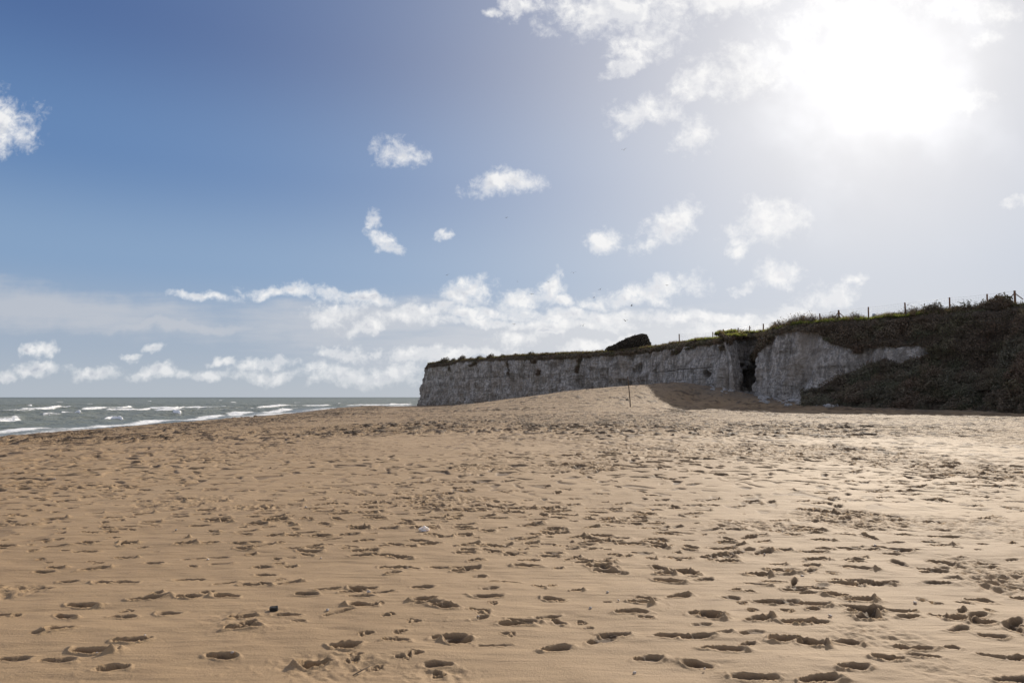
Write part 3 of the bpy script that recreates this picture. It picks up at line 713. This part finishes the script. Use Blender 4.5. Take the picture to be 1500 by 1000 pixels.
def build_plants():
    rng = np.random.default_rng(77)
    P, s, px = CL['P'], CL['s'], CL['px']
    nt = CL['nt']; VX, VD, VZ, veg = CL['VX'], CL['VD'], CL['VZ'], CL['veg']
    M = {}
    M['scrub'] = leaf_mat('dark cliff scrub leaves', (.155, .122, .094), (.29, .235, .175), .12, (.12, .12, .05), ((.26, .175, .125), (.22, .215, .13)))
    M['ivy'] = leaf_mat('grey green scrub leaves', (.15, .135, .10), (.28, .255, .19), .12, (.12, .15, .05), ((.27, .20, .14), (.19, .205, .13)))
    M['grass'] = leaf_mat('backlit clifftop grass', (.10, .125, .035), (.19, .22, .07), .55, (.42, .45, .11))
    M['dry'] = leaf_mat('dry stalks', (.12, .09, .06), (.24, .18, .12), .35, (.30, .22, .12))
    M['twig'] = simple_mat('brown twigs', (.07, .05, .04), (.13, .10, .08), 6)
    M['bushy'] = leaf_mat('dense thorn bush leaves', (.075, .062, .050), (.17, .145, .11), .08, (.10, .09, .04))
    # scrub on the face, only where the face is overgrown
    dens = (veg > .45)
    col = np.broadcast_to(px[None, :], veg.shape)
    ii, jj = np.nonzero(dens & (col > 600) & (col < 2100) & (np.arange(veg.shape[1])[None, :] > CL['i_end']))
    w = np.clip(90/VD[ii, jj], .2, 1.6)**1.0; w /= w.sum()
    n = 210000; pick = rng.choice(len(ii), n, p=w); I, J = ii[pick], jj[pick]
    C = np.stack([VX[I, J], VD[I, J], VZ[I, J]], 1)
    Nn = np.stack([CL['N'][J, 0], CL['N'][J, 1], np.full(n, .35)], 1)
    cl = fbm(C[:, 0]/1.6+C[:, 1]/1.6, C[:, 2]/1.3, None, 3)
    topd = np.clip((CL['zt'][J]-C[:, 2])/1.2, 0, 1)
    C = C+Nn*topd[:, None]*(np.clip(.25+.55*cl, -.05, 1.2)*rng.random(n)**.6)[:, None]+rng.normal(0, .12, (n, 3))
    size = .19*np.clip(C[:, 1]/85, .8, 1.6)
    gr = (fbm(C[:, 0]/4, C[:, 2]/4+C[:, 1]/4, None, 2) > .12) & (col[I, J] > 1150) & (C[:, 2] < 9.5)
    for nm, msk, mat in (('cliff_scrub', ~gr, 'scrub'), ('cliff_ivy', gr, 'ivy')):
        V, F, tt = leaf_cards(C[msk], 1., rng, .55); k = np.repeat(size[msk], 4)[:, None]; Cc = np.repeat(C[msk], 4, 0)
        V = Cc+(V-Cc)*k
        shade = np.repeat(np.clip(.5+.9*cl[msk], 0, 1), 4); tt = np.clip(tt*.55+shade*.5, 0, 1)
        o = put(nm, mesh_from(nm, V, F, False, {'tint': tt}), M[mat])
        tag(o, {'cliff_scrub': 'brown dormant scrub hanging over the cliff edge and face', 'cliff_ivy': 'grey green ivy and bramble matted on the lower cliff'}[nm], 'scrub', kind='stuff')
    # grass along the edge
    e = np.arange(CL['i_end'], len(s)); e = e[px[e] < 1700]
    w = np.interp(px[e], [600, 880, 950, 1000, 1330, 1400, 1500], [.2, .25, .7, 1.3, 1.2, .35, .3]); w = w/w.sum()
    n = 60000; J = rng.choice(e, n, p=w); bk = rng.random(n)**1.6*4.5-.5
    X0 = VX[nt-1][J]+.58*bk; D0 = VD[nt-1][J]+.81*bk; Z0 = CL['zt'][J]+np.clip(.14*bk, 0, .3)-.05
    C = np.stack([X0, D0, Z0], 1)+rng.normal(0, .08, (n, 3))*np.array([1, 1, .5])
    cl = fbm(C[:, 0]/1.1, C[:, 1]/1.1, None, 3); hs = np.clip(.34+.35*cl, .10, .9)
    V, F, tt = blades(C, 1., .05, rng); kk = np.repeat(hs, 3)[:, None]; Cc = np.repeat(C, 3, 0); d = (V-Cc); d[:, 2:3] *= kk; d[:, :2] *= np.repeat(np.clip(C[:, 1]/90, .8, 2), 3)[:, None]
    V = Cc+d
    pj = px[J]; dry = (cl > .28) | ((pj > 1335) & (rng.random(n) < .8)) | ((pj < 985) & (rng.random(n) < .8))
    dm = np.repeat(dry, 3)
    for nm, msk, mat in (('clifftop_grass', ~dm, 'grass'), ('dry_grass', dm, 'dry')):
        vv = V[msk]; tag(put(nm, mesh_from(nm, vv, np.arange(len(vv)).reshape(-1, 3), False, {'tint': tt[msk]}), M[mat]),
                         {'clifftop_grass': 'short bright green turf lit from behind on the cliff edge', 'dry_grass': 'brown dead grass and stalks along the cliff edge'}[nm], 'grass', kind='stuff')
    # ---------------- wind-swept bush: low at the seaward end, steep on the other
    def swept(L, H, W, n, mat):
        u = rng.random(n); prof = np.interp(u, [0, .1, .3, .55, .8, .92, 1], [.06, .22, .52, .80, .99, .93, .35])
        vv = rng.uniform(-1, 1, n); hh = prof*np.sqrt(np.clip(1-vv**2*.85, 0, 1))
        z = hh*(1-rng.random(n)**2.2*.95)
        C = np.stack([(u-.5)*L, vv*W/2*(.35+.65*prof), z*H], 1)
        C += rng.normal(0, .09, C.shape)+.12*np.stack([perlin(C[:, 0], C[:, 2]), perlin(C[:, 1], C[:, 2]), perlin(C[:, 0]*1.2, C[:, 1]*1.2)], 1)
        V, F, t = leaf_cards(C, .30, rng, .5)
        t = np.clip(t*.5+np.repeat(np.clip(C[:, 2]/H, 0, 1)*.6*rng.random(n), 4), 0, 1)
        return mesh_from('foliage', V, F, False, {'tint': t})
    p, i = edge_at(921, 3.)
    dist = p.y; L = 62/1000*dist
    r = empty('windswept_bush', (p.x, p.y, p.z-.1)); tag(r, 'big dark wind-sheared bush leaning like a wedge on the cliff top', 'bush')
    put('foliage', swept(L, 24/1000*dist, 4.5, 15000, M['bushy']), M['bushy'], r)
    for k in range(9):
        mb = MB(); x = rng.uniform(-.35, .45)*L; mb.tube([(x, 0, -.3), (x+rng.uniform(0, .8), rng.uniform(-.5, .5), 1.0), (x+rng.uniform(.2, 1.2), rng.uniform(-1, 1), 1.3+.9*(x/L+.5))], [.12, .08, .03])
        mb.build('stem', M['twig'], r)
    p, i = edge_at(891, 3.); r = empty('round_bush', (p.x, p.y, p.z-.1)); tag(r, 'small round bush at the low end of the wedge-shaped one', 'bush')
    def ball(n, rx, rz, size, lump=.25):
        d = rng.normal(size=(n, 3)); d /= np.linalg.norm(d, axis=1)[:, None]
        k = 1+lump*fbm(d[:, 0]*1.7+5, d[:, 1]*1.7, d[:, 2]*1.7, 3)*1.3
        q = (1-rng.random(n)**2*.55)[:, None]*d*k[:, None]*np.array([rx, rx, rz])
        q[:, 2] = np.abs(q[:, 2])
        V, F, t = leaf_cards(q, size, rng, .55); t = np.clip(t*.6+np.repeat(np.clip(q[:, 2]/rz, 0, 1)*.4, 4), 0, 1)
        return V, F, t
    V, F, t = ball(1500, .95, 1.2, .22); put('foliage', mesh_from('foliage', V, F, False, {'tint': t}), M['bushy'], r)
    MB().tube([(0, 0, -.3), (.1, 0, .5), (.15, .1, .9)], [.09, .06, .02]).build('trunk', M['twig'], r)
    # ---------------- bare twiggy shrubs and leafy shrubs
    def twigs(n, h, spread):
        mb = MB()
        for k in range(n):
            a = rng.uniform(0, 6.28); l = h*rng.uniform(.5, 1.1); s_ = spread*rng.uniform(.2, 1)
            p0 = Vector((rng.normal(0, spread*.3), rng.normal(0, spread*.3), -.15)); p1 = p0+Vector((math.cos(a)*s_*.4, math.sin(a)*s_*.4, l*.55)); p2 = p0+Vector((math.cos(a)*s_+.1, math.sin(a)*s_, l))
            mb.tube([p0, p1, p2], [.018, .012, .004], 3)
            for q in range(3):
                f = rng.uniform(.3, .9); b = p0.lerp(p2, f); a2 = rng.uniform(0, 6.28)
                mb.tube([b, b+Vector((math.cos(a2)*.25, math.sin(a2)*.25, rng.uniform(.1, .3)))], [.008, .003], 3)
        return mb.mesh('branches')
    protos = []
    for k in range(3):
        r = empty('bare_shrub'); put('branches', twigs(60, 1.1, .8), M['twig'], r)
        V, F, t = ball(500, .85, .95, .10, .4); put('foliage', mesh_from('foliage', V, F, False, {'tint': t}), M['dry'], r); protos.append(r)
    for k in range(3):
        r = empty('leafy_shrub'); V, F, t = ball(1500, .95, .9, .17, .5); put('foliage', mesh_from('foliage', V, F, False, {'tint': t}), M['scrub'], r)
        put('branches', twigs(26, 1.15, .9), M['twig'], r); protos.append(r)
    bare = [(1128, 12), (1139, 13), (1150, 14), (1161, 15), (1172, 15), (1182, 15), (1192, 14), (1208, 14), (1216, 15), (1224, 12), (1244, 9), (1256, 12), (1263, 8), (1293, 13), (1301, 11), (1012, 6), (1020, 6), (1031, 6), (1064, 6), (1088, 5), (962, 5), (973, 5), (984, 6),
            (1336, 15), (1345, 14), (1356, 13), (1378, 14)]
    leafy = [(1366, 16), (1373, 17), (1388, 12), (1403, 14), (1412, 12), (1428, 12), (1436, 13), (1448, 13), (1313, 9), (1320, 8), (652, 6), (664, 7), (677, 7), (690, 5), (702, 8), (719, 7), (737, 6), (756, 6), (778, 5), (802, 5)]
    used = set()
    for lst, kind in ((bare, 0), (leafy, 3)):
        for q, (x, hp) in enumerate(lst):
            pr = protos[kind+q % 3]
            p, i = edge_at(x, 1.5 if kind == 0 else 1.0)
            o = pr if id(pr) not in used else copy_tree(pr); used.add(id(pr))
            sc = max(hp*.85, 4.5)/1000*p.y*random.uniform(.6, 1.15)
            o.location = (p.x, p.y, p.z-.15); o.scale = (sc*random.uniform(.9, 1.35), sc, sc); o.rotation_euler = (0, 0, random.uniform(0, 6.28))
            if kind == 0:
                tag(o, 'leafless brown shrub among the green turf by the wire fence' if x > 1100 else 'low dry shrub on the turf right of the wedge-shaped bush', 'shrub', 'leafless shrubs near the fence' if x > 1100 else 'low dry shrubs past the big bush')
            else:
                tag(o, 'dark leafy shrub on the skyline of the overgrown cliff' if x > 1100 else 'low dark shrub on the crest of the far headland', 'shrub', 'dark shrubs on the right skyline' if x > 1100 else 'scrub bushes on the headland crest')
    # big mound and the tall open plant on the right skyline
    p, i = edge_at(1464, .8); r = empty('mound_bush', (p.x, p.y, p.z-.5)); tag(r, 'large domed dark bush beside the braced fence post', 'bush')
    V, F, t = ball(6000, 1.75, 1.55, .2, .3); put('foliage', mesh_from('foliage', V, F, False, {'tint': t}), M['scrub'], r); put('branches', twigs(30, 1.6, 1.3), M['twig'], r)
    p, i = edge_at(1418, .5); r = empty('tall_plant', (p.x, p.y, p.z-.2)); tag(r, 'tall sparse plant with open leafy stems against the sky', 'plant')
    mb = MB(); tips = []
    for k in range(16):
        a = rng.uniform(0, 6.28); s_ = rng.uniform(.2, .75); h = rng.uniform(.9, 1.55); q = Vector((math.cos(a)*s_, math.sin(a)*s_, h)); mb.tube([(0, 0, -.2), q*.55, q], [.02, .015, .006], 4)
        for f in np.linspace(.35, 1, 9): tips.append(np.array(q*f)+rng.normal(0, .07, 3))
    mb.build('branches', M['twig'], r); V, F, t = leaf_cards(np.array(tips), .17, rng, .6); put('foliage', mesh_from('foliage', V, F, False, {'tint': t}), M['ivy'], r)
    # ---------------- shrubs on the slope at the cliff foot
    pb = []
    for k in range(4):
        r = empty('foot_shrub'); V, F, t = ball(3800, 1., .95, .115, .5); put('foliage', mesh_from('foliage', V, F, False, {'tint': t}), M['ivy' if k % 2 else 'scrub'], r)
        put('branches', twigs(22, 1.15, .9), M['twig'], r); pb.append(r)
    spots = []
    for x in np.arange(1185, 1640, 13):
        for row in range(4):
            if row > 0 and x < 1225+18*row: continue
            spots.append((x+rng.uniform(-6, 6), row+rng.uniform(-.3, .4)))
    used = set()
    for q, (x, row) in enumerate(spots):
        u = float(u_of(x)); Dl = float(np.interp(x, px[CL['i_end']:], CL['P'][CL['i_end']:, 1]))
        D = Dl-4.6+row*1.1+rng.uniform(-.5, .5); z = float(land(u*D, D))+row*1.15-.45
        k = int(rng.integers(0, 4)); pr = pb[k]; o = pr if k not in used else copy_tree(pr); used.add(k)
        sc = rng.uniform(.7, 1.35) if row else rng.uniform(.45, .9)
        o.location = (u*D, D, z); o.scale = (sc*1.25, sc, sc); o.rotation_euler = (0, 0, rng.uniform(0, 6.28))
        tag(o, ['brown bushy shrub in the shade at the cliff foot', 'grey green bushy shrub in the shade at the cliff foot'][k % 2], 'shrub', ['brown shrubs at the cliff foot', 'grey green shrubs at the cliff foot'][k % 2])
    for k in range(4):
        if k not in used: pb[k].location = (60, 66, 1)
    return M

# ================================================================= FENCE
def build_fence():
    wood = simple_mat('weathered fence wood', (.20, .105, .065), (.32, .18, .11), 9, .85, .4)
    wire = simple_mat('galvanised wire', (.28, .28, .28), (.36, .36, .37), 20, .5, .1)
    root = None; tops = []
    posts = [(995, 489, 0), (1044, 486, 2), (1060, 482, 0), (1071, 481, 0), (1081, 480, 3), (1098, 477, 4), (1118, 474, 0), (1135, 471, 0), (1177, 462, 0), (1201, 459, 0), (1229, 454, 1), (1271.5, 449.5, 0), (1325.5, 443, 0), (1390, 435.5, 0), (1445.5, 430.5, 0), (1486, 425.5, 1), (1560, 418, 0), (1640, 409, 0)]
    data = []
    for x, y, kind in posts:
        p, i = edge_at(x, 2.6); u, v = uv(x, y); top = EYE+float(v)*p.y
        data.append((float(u)*p.y, p.y, p.z-.5, top, kind, x))
    root = empty('wire_fence', data[0][:3]); tag(root, 'post and wire fence following the cliff edge', 'fence')
    o0 = Vector(data[0][:3])
    rng = np.random.default_rng(9)
    for (X, D, zb, zt, kind, x) in data:
        r = .125 if kind == 1 else (.095 if kind == 0 else .075)
        r *= 1 if D < 100 else 1.15
        b = Vector((X, D, zb))-o0; t = Vector((X, D, zt))-o0; t.x += rng.normal(0, .03)
        mb = MB(); mb.tube([b, b.lerp(t, .5), t-Vector((0, 0, .03)), t], [r, r, r*.97, r*.7], 10)
        post = mb.build('post', wood, root)
        if kind == 1:
            h = t.z-b.z; m2 = MB().tube([t+Vector((.06, 0, -.35)), t+Vector((.62, -.45, -1.12))], .055, 8); m2.build('brace', wood, root)
            m2 = MB().tube([t+Vector((-.06, 0, -.35)), t+Vector((-.45, .5, -1.05))], .055, 8); m2.build('brace', wood, root)
        if kind == 4:
            MB().tube([t+Vector((0, 0, -.1)), t+Vector((.28, .1, -.45))], .04, 6).build('brace', wood, root)
        tops.append(t)
    # line wires and netting
    mb = MB()
    for a, b in zip(tops[:-1], tops[1:]):
        L = (b-a).length; sag = .012*L
        for k, dz in enumerate((-.06, -.36, -.66)):
            pts = [a.lerp(b, f)+Vector((0, -.07, dz-sag*4*f*(1-f))) for f in np.linspace(0, 1, 7)]
            mb.tube(pts, .0065 if k else .008, 3)
        n = int(L/.3)
        for k in range(1, n):
            f = k/n; q = a.lerp(b, f)+Vector((0, -.07, -.06-sag*4*f*(1-f))); mb.tube([q, q+Vector((0, 0, -.72))], .0028, 3)
    o = mb.build('wire_mesh', wire, root)

# ================================================================= SMALL THINGS
def build_small():
    wood = simple_mat('driftwood pole', (.10, .075, .055), (.20, .15, .10), 5, .9, .4)
    dark = simple_mat('dark tarred box', (.025, .025, .025), (.05, .045, .04), 12, .7, .2)
    chalk = simple_mat('fallen chalk', (.28, .27, .26), (.48, .46, .44), 3, .95, .6)
    # pole with a box hung on it
    D = 84.; u, _ = uv(923.5, 590); X = float(u)*D; z = float(land(X, D))
    yb = px_of(X, D, z)[1]
    r = empty('marker_pole', (X, D, z)); tag(r, 'tall thin leaning pole standing alone on the sand', 'pole')
    ut, vt = uv(919.6, 551); top = Vector((float(ut)*D-X, 0, EYE+float(vt)*D-z))
    mb = MB(); mb.tube([(0, 0, -.5), top*.3+Vector((.02, 0, 0)), top*.65, top], [.075, .07, .055, .045], 8); mb.build('pole', wood, r)
    hz = .24; c = top*hz+Vector((-.33, -.02, 0))
    box = MB().box(c, (.36, .2, .17)).build('box', dark, r)
    MB().tube([top*(hz+.09), c+Vector((-.05, 0, .09))], .016, 5).build('strap', dark, r)
    # white crumpled litter
    x, d = on_level(620, 779); z = float(land(x, d))
    bm = bmesh.new(); bmesh.ops.create_icosphere(bm, subdivisions=4, radius=1)
    co = np.array([v.co[:] for v in bm.verts]); k = 1+.35*perlin(co[:, 0]*1.8+3, co[:, 1]*1.8, co[:, 2]*1.8)-.22*np.abs(perlin(co[:, 0]*5, co[:, 1]*5, co[:, 2]*5))
    for v, q, c in zip(bm.verts, k, co):
        v.co = Vector((c[0]*q*.072+.02*max(0, -c[0]), c[1]*q*.045, c[2]*q*(.028+.012*(c[0] > 0))))
    me = bpy.data.meshes.new('litter'); bm.to_mesh(me); bm.free()
    wm, t, b = material('crumpled white paper'); g = t.n('ShaderNodeNewGeometry').outputs['Position']
    setin(t, b, Base_Color=t.mix(t.ramp(t.noise(g, 40, 3), .4, .7), (.88, .80, .72), (.66, .58, .50)), Roughness=.7)
    b.inputs['Subsurface Weight'].default_value = .7; b.inputs['Subsurface Radius'].default_value = (.06, .05, .04); b.inputs['Subsurface Scale'].default_value = 1.
    tag(put('crumpled_litter', me, wm, None, (x, d, z+.028)), 'small crumpled white scrap lying alone on the sand', 'litter')
    # dark block half buried in the near sand
    x, d = on_level(401, 899); z = float(land(x, d))
    bm = bmesh.new(); bmesh.ops.create_cube(bm, size=1); bmesh.ops.subdivide_edges(bm, edges=bm.edges[:], cuts=3, use_grid_fill=True)
    for v in bm.verts:
        v.co = Vector((v.co.x*.056, v.co.y*.045, v.co.z*.045))+Vector([random.uniform(-.0018, .0018) for _ in range(3)])
    bmesh.ops.bevel(bm, geom=[e for e in bm.edges if e.calc_face_angle(0) > .8], offset=.003, segments=2, affect='EDGES')
    me = bpy.data.meshes.new('b'); bm.to_mesh(me); bm.free()
    o = put('wooden_block', me, dark, None, (x, d, z+.012)); o.rotation_euler = (.1, -.08, R(14)); tag(o, 'small dark square-cut block poking out of the near sand', 'block')
    # pale scrap by the fence
    p, i = edge_at(1283, 2.0)
    bm = bmesh.new(); bmesh.ops.create_icosphere(bm, subdivisions=3, radius=1)
    for v in bm.verts:
        c = v.co.copy(); q = 1+.5*float(perlin(np.array([c.x*1.7]), np.array([c.y*1.7]), np.array([c.z*1.7+4]))[0]); v.co = Vector((c.x*.22*q, c.y*.15*q, c.z*.3*q))
    me = bpy.data.meshes.new('s'); bm.to_mesh(me); bm.free()
    bl = simple_mat('pale plastic', (.45, .50, .56), (.62, .66, .70), 8, .5, .2)
    tag(put('plastic_sack', me, bl, None, (p.x, p.y, p.z+.3)), 'pale blue-grey scrap caught in the growth beneath the fence wires', 'litter')
    # boulders under the cliff
    rng = np.random.default_rng(31); pr = []
    for k in range(4):
        bm = bmesh.new(); bmesh.ops.create_icosphere(bm, subdivisions=3, radius=1); co = np.array([v.co[:] for v in bm.verts])
        q = 1+.45*perlin(co[:, 0]*1.1+k*7, co[:, 1]*1.1, co[:, 2]*1.1)+.12*perlin(co[:, 0]*4+k, co[:, 1]*4, co[:, 2]*4)
        for v, s_, c in zip(bm.verts, q, co): v.co = Vector((c[0]*s_, c[1]*s_*.8, c[2]*s_*.6))
        me = bpy.data.meshes.new('boulder'); bm.to_mesh(me); bm.free(); pr.append(me)
    for q in range(110):
        x = [1096, 1100, 1104, 1108, 1112, 1116, 1122, 1092, 1086][q % 9]+rng.uniform(-4, 4) if q < 26 else rng.uniform(985, 1235)
        Dl = float(np.interp(x, CL['px'][CL['i_end']:], CL['P'][CL['i_end']:, 1])); D = Dl-rng.uniform(.8, 6); X = float(u_of(x))*D
        s_ = rng.uniform(.12, .38)*(1.9 if q % 7 == 0 else 1)
        o = put('chalk_boulder', pr[q % 4], chalk, None, (X, D, float(land(X, D))+s_*.15)); o.scale = (s_*1.3, s_, s_); o.rotation_euler = (0, 0, rng.uniform(0, 6))
        tag(o, 'rough grey chalk boulder fallen at the cliff foot near the cave', 'boulder', 'fallen chalk boulders')
    # pebbles and shell scraps on the near sand
    peb = simple_mat('shell and pebble', (.45, .36, .28), (.62, .54, .46), 60, .6, .2)
    pp = [(340, 963), (957, 746), (142, 964), (865, 890), (906, 878), (1032, 983), (212, 936), (700, 905), (1175, 842), (1120, 810), (1216, 902), (305, 818), (258, 775), (448, 745), (540, 870), (1282, 798), (80, 700), (133, 648), (480, 898), (890, 866), (470, 817), (930, 990), (1340, 880)]
    lab = {0: 'tiny pale shell fragment on the smooth sand lower left'}
    for q, (px_, py_) in enumerate(pp):
        x, d = on_level(px_, py_); s_ = (.007+.0009*d)*rng.uniform(.7, 1.2)
        o = put('pebble', pr[q % 4], None, None, (x, d, float(land(x, d))+s_*.5)); 
        if q < 4:
            o.data = pr[q].copy(); o.data.materials.clear(); o.data.materials.append(peb); pr.append(o.data)
        else: o.data = pr[4+q % 4]
        o.scale = (s_*1.2, s_, s_); o.rotation_euler = (rng.uniform(0, 1), 0, rng.uniform(0, 6))
        tag(o, 'tiny pale pebble lying on the trodden sand', 'pebble', 'pebbles scattered over the near sand')
    # twig in the foreground
    x, d = on_level(530, 992); z = float(land(x, d))
    MBt = MB().tube([(-.04, -.05, .005), (0, 0, .014), (.03, .06, .012), (.035, .1, .006)], [.003, .004, .003, .0015], 6)
    MBt.tube([(0, 0, .014), (-.03, .035, .012)], [.003, .001], 5)
    tag(MBt.build('driftwood_twig', wood, None, (x, d, z+.004)), 'thin forked twig on the sand at the bottom edge', 'twig')

def build_birds():
    m, t, b = material('gull feathers'); g = t.n('ShaderNodeTexCoord').outputs['Object']
    sx = t.n('ShaderNodeSeparateXYZ', {0: g}).outputs
    c = t.mix(t.ramp(t.m('ABSOLUTE', sx[0]), .42, .5), (.22, .22, .23), (.02, .02, .02))
    c = t.mix(t.m('LESS_THAN', t.m('ABSOLUTE', sx[0]), .07), c, (.5, .5, .5)); setin(t, b, Base_Color=c, Roughness=.7)
    def gull(lift, tipd):
        mb = MB(); mb.tube([(0, .30, .01), (0, .24, .02), (0, .17, .02), (0, .05, 0), (0, -.12, 0), (0, -.24, .02), (0, -.34, .03)], [.008, .03, .045, .07, .065, .03, .012], 10)
        mb.add([(-.015, -.3, .03), (.015, -.3, .03), (.07, -.44, .03), (-.07, -.44, .03)], [(0, 1, 2, 3)])
        for s_ in (-1, 1):
            q = [(0, 0), (.2, lift*.7), (.38, lift), (.55, lift*.85-tipd*.4), (.68, lift*.55-tipd)]
            fr = [.10, .12, .10, .03, -.08]; bk = [-.10, -.08, -.06, -.08, -.12]
            V = []
            for (x, z), f, k in zip(q, fr, bk): V += [(s_*x, f, z+.02), (s_*x, k, z+.015), (s_*x, (f+k)/2, z+.032)]
            F = []
            for i in range(4):
                a = i*3; F += [(a, a+3, a+5, a+2), (a+2, a+5, a+4, a+1), (a, a+1, a+4, a+3)]
            mb.add(V, F)
        return mb.mesh('gull', True)
    meshes = [gull(.16, .05), gull(.26, -.02), gull(.02, .12)]
    B = [(655, 403, 190, 0, 20), (779, 431, 200, 0, -30), (758, 413, 260, 1, 15), (803, 413, 210, 1, -60), (840, 399.5, 150, 0, 5), (879, 424, 170, 0, -10), (870, 436, 240, 1, 40), (925, 448, 170, 1, 60), (916, 460, 300, 0, 0),
         (916, 470, 140, 1, -20), (854, 477, 150, 1, 10), (753, 475, 210, 1, -50), (977, 418, 190, 0, 30), (914, 220, 150, 1, 120), (742, 319, 260, 0, 10)]
    lab = {0: 'lone gull in the blue left of the white cloud head', 9: 'larger dark gull just above the wedge-shaped bush', 10: 'gull flying low over the far headland left of the bush', 13: 'highest gull, alone in open blue beside the upper clouds', 4: 'gull gliding level with flat spread wings above the others',
           12: 'gull in front of the white cloud above the dry shrubs', 11: 'leftmost of the gulls low above the headland scrub', 8: 'faint small gull directly above the larger dark one', 7: 'gull banking with one wing raised over the wedge-shaped bush',
           1: 'gull against the white cloud left of the flock', 3: 'gull against the tip of the pointed white cloud', 2: 'distant gull left of the pointed white cloud', 5: 'gull in blue sky right of the pointed cloud', 6: 'tiny gull beneath the level-flying one', 14: 'distant gull in the gap between two small upper clouds'}
    mm = []
    for q, (x, y, D, k, rz) in enumerate(B):
        p = at(x, y, D); o = put('flying_gull', meshes[k], m, None, p); o.rotation_euler = (R(random.uniform(-20, 20)), R(random.uniform(-28, 28)), R(rz+90*(q % 2)*.4)); tag(o, lab[q], 'gull', 'gulls over the beach')

# ================================================================= CAMERA / LIGHT
def build_cam():
    c = bpy.data.cameras.new('camera'); o = bpy.data.objects.new('camera', c); COL.objects.link(o)
    c.sensor_width = 36; c.lens = 24; c.clip_start = .1; c.clip_end = 40000
    o.location = (0, 0, EYE); o.rotation_euler = (math.pi/2+PITCH, 0, 0); S.camera = o
    l = bpy.data.lights.new('sun', 'SUN'); l.energy = 4.9; l.angle = R(.53); l.color = (1, .90, .76)
    s = bpy.data.objects.new('sun', l); COL.objects.link(s)
    az, el = R(SUN_AZ), R(SUN_EL); d = Vector((math.sin(az)*math.cos(el), math.cos(az)*math.cos(el), math.sin(el)))
    s.rotation_euler = d.to_track_quat('Z', 'Y').to_euler(); s.location = d*60
    S.view_settings.view_transform = 'Standard'; S.view_settings.look = 'None'; S.view_settings.exposure = 0; S.view_settings.gamma = 1
    S.render.resolution_x = 1024; S.render.resolution_y = 682
    S.cycles.max_bounces = 6; S.cycles.diffuse_bounces = 3; S.cycles.use_denoising = True

import time
_t = time.time()
def lap(n):
    global _t; print('LAP', n, round(time.time()-_t, 1)); _t = time.time()
build_world(); build_cam()
sand = build_sand(); lap('sand')
build_sea(); lap('sea')
build_cliff(sand); lap('cliff')
build_plants(); lap('plants')
build_fence(); build_small(); build_birds(); lap('small')
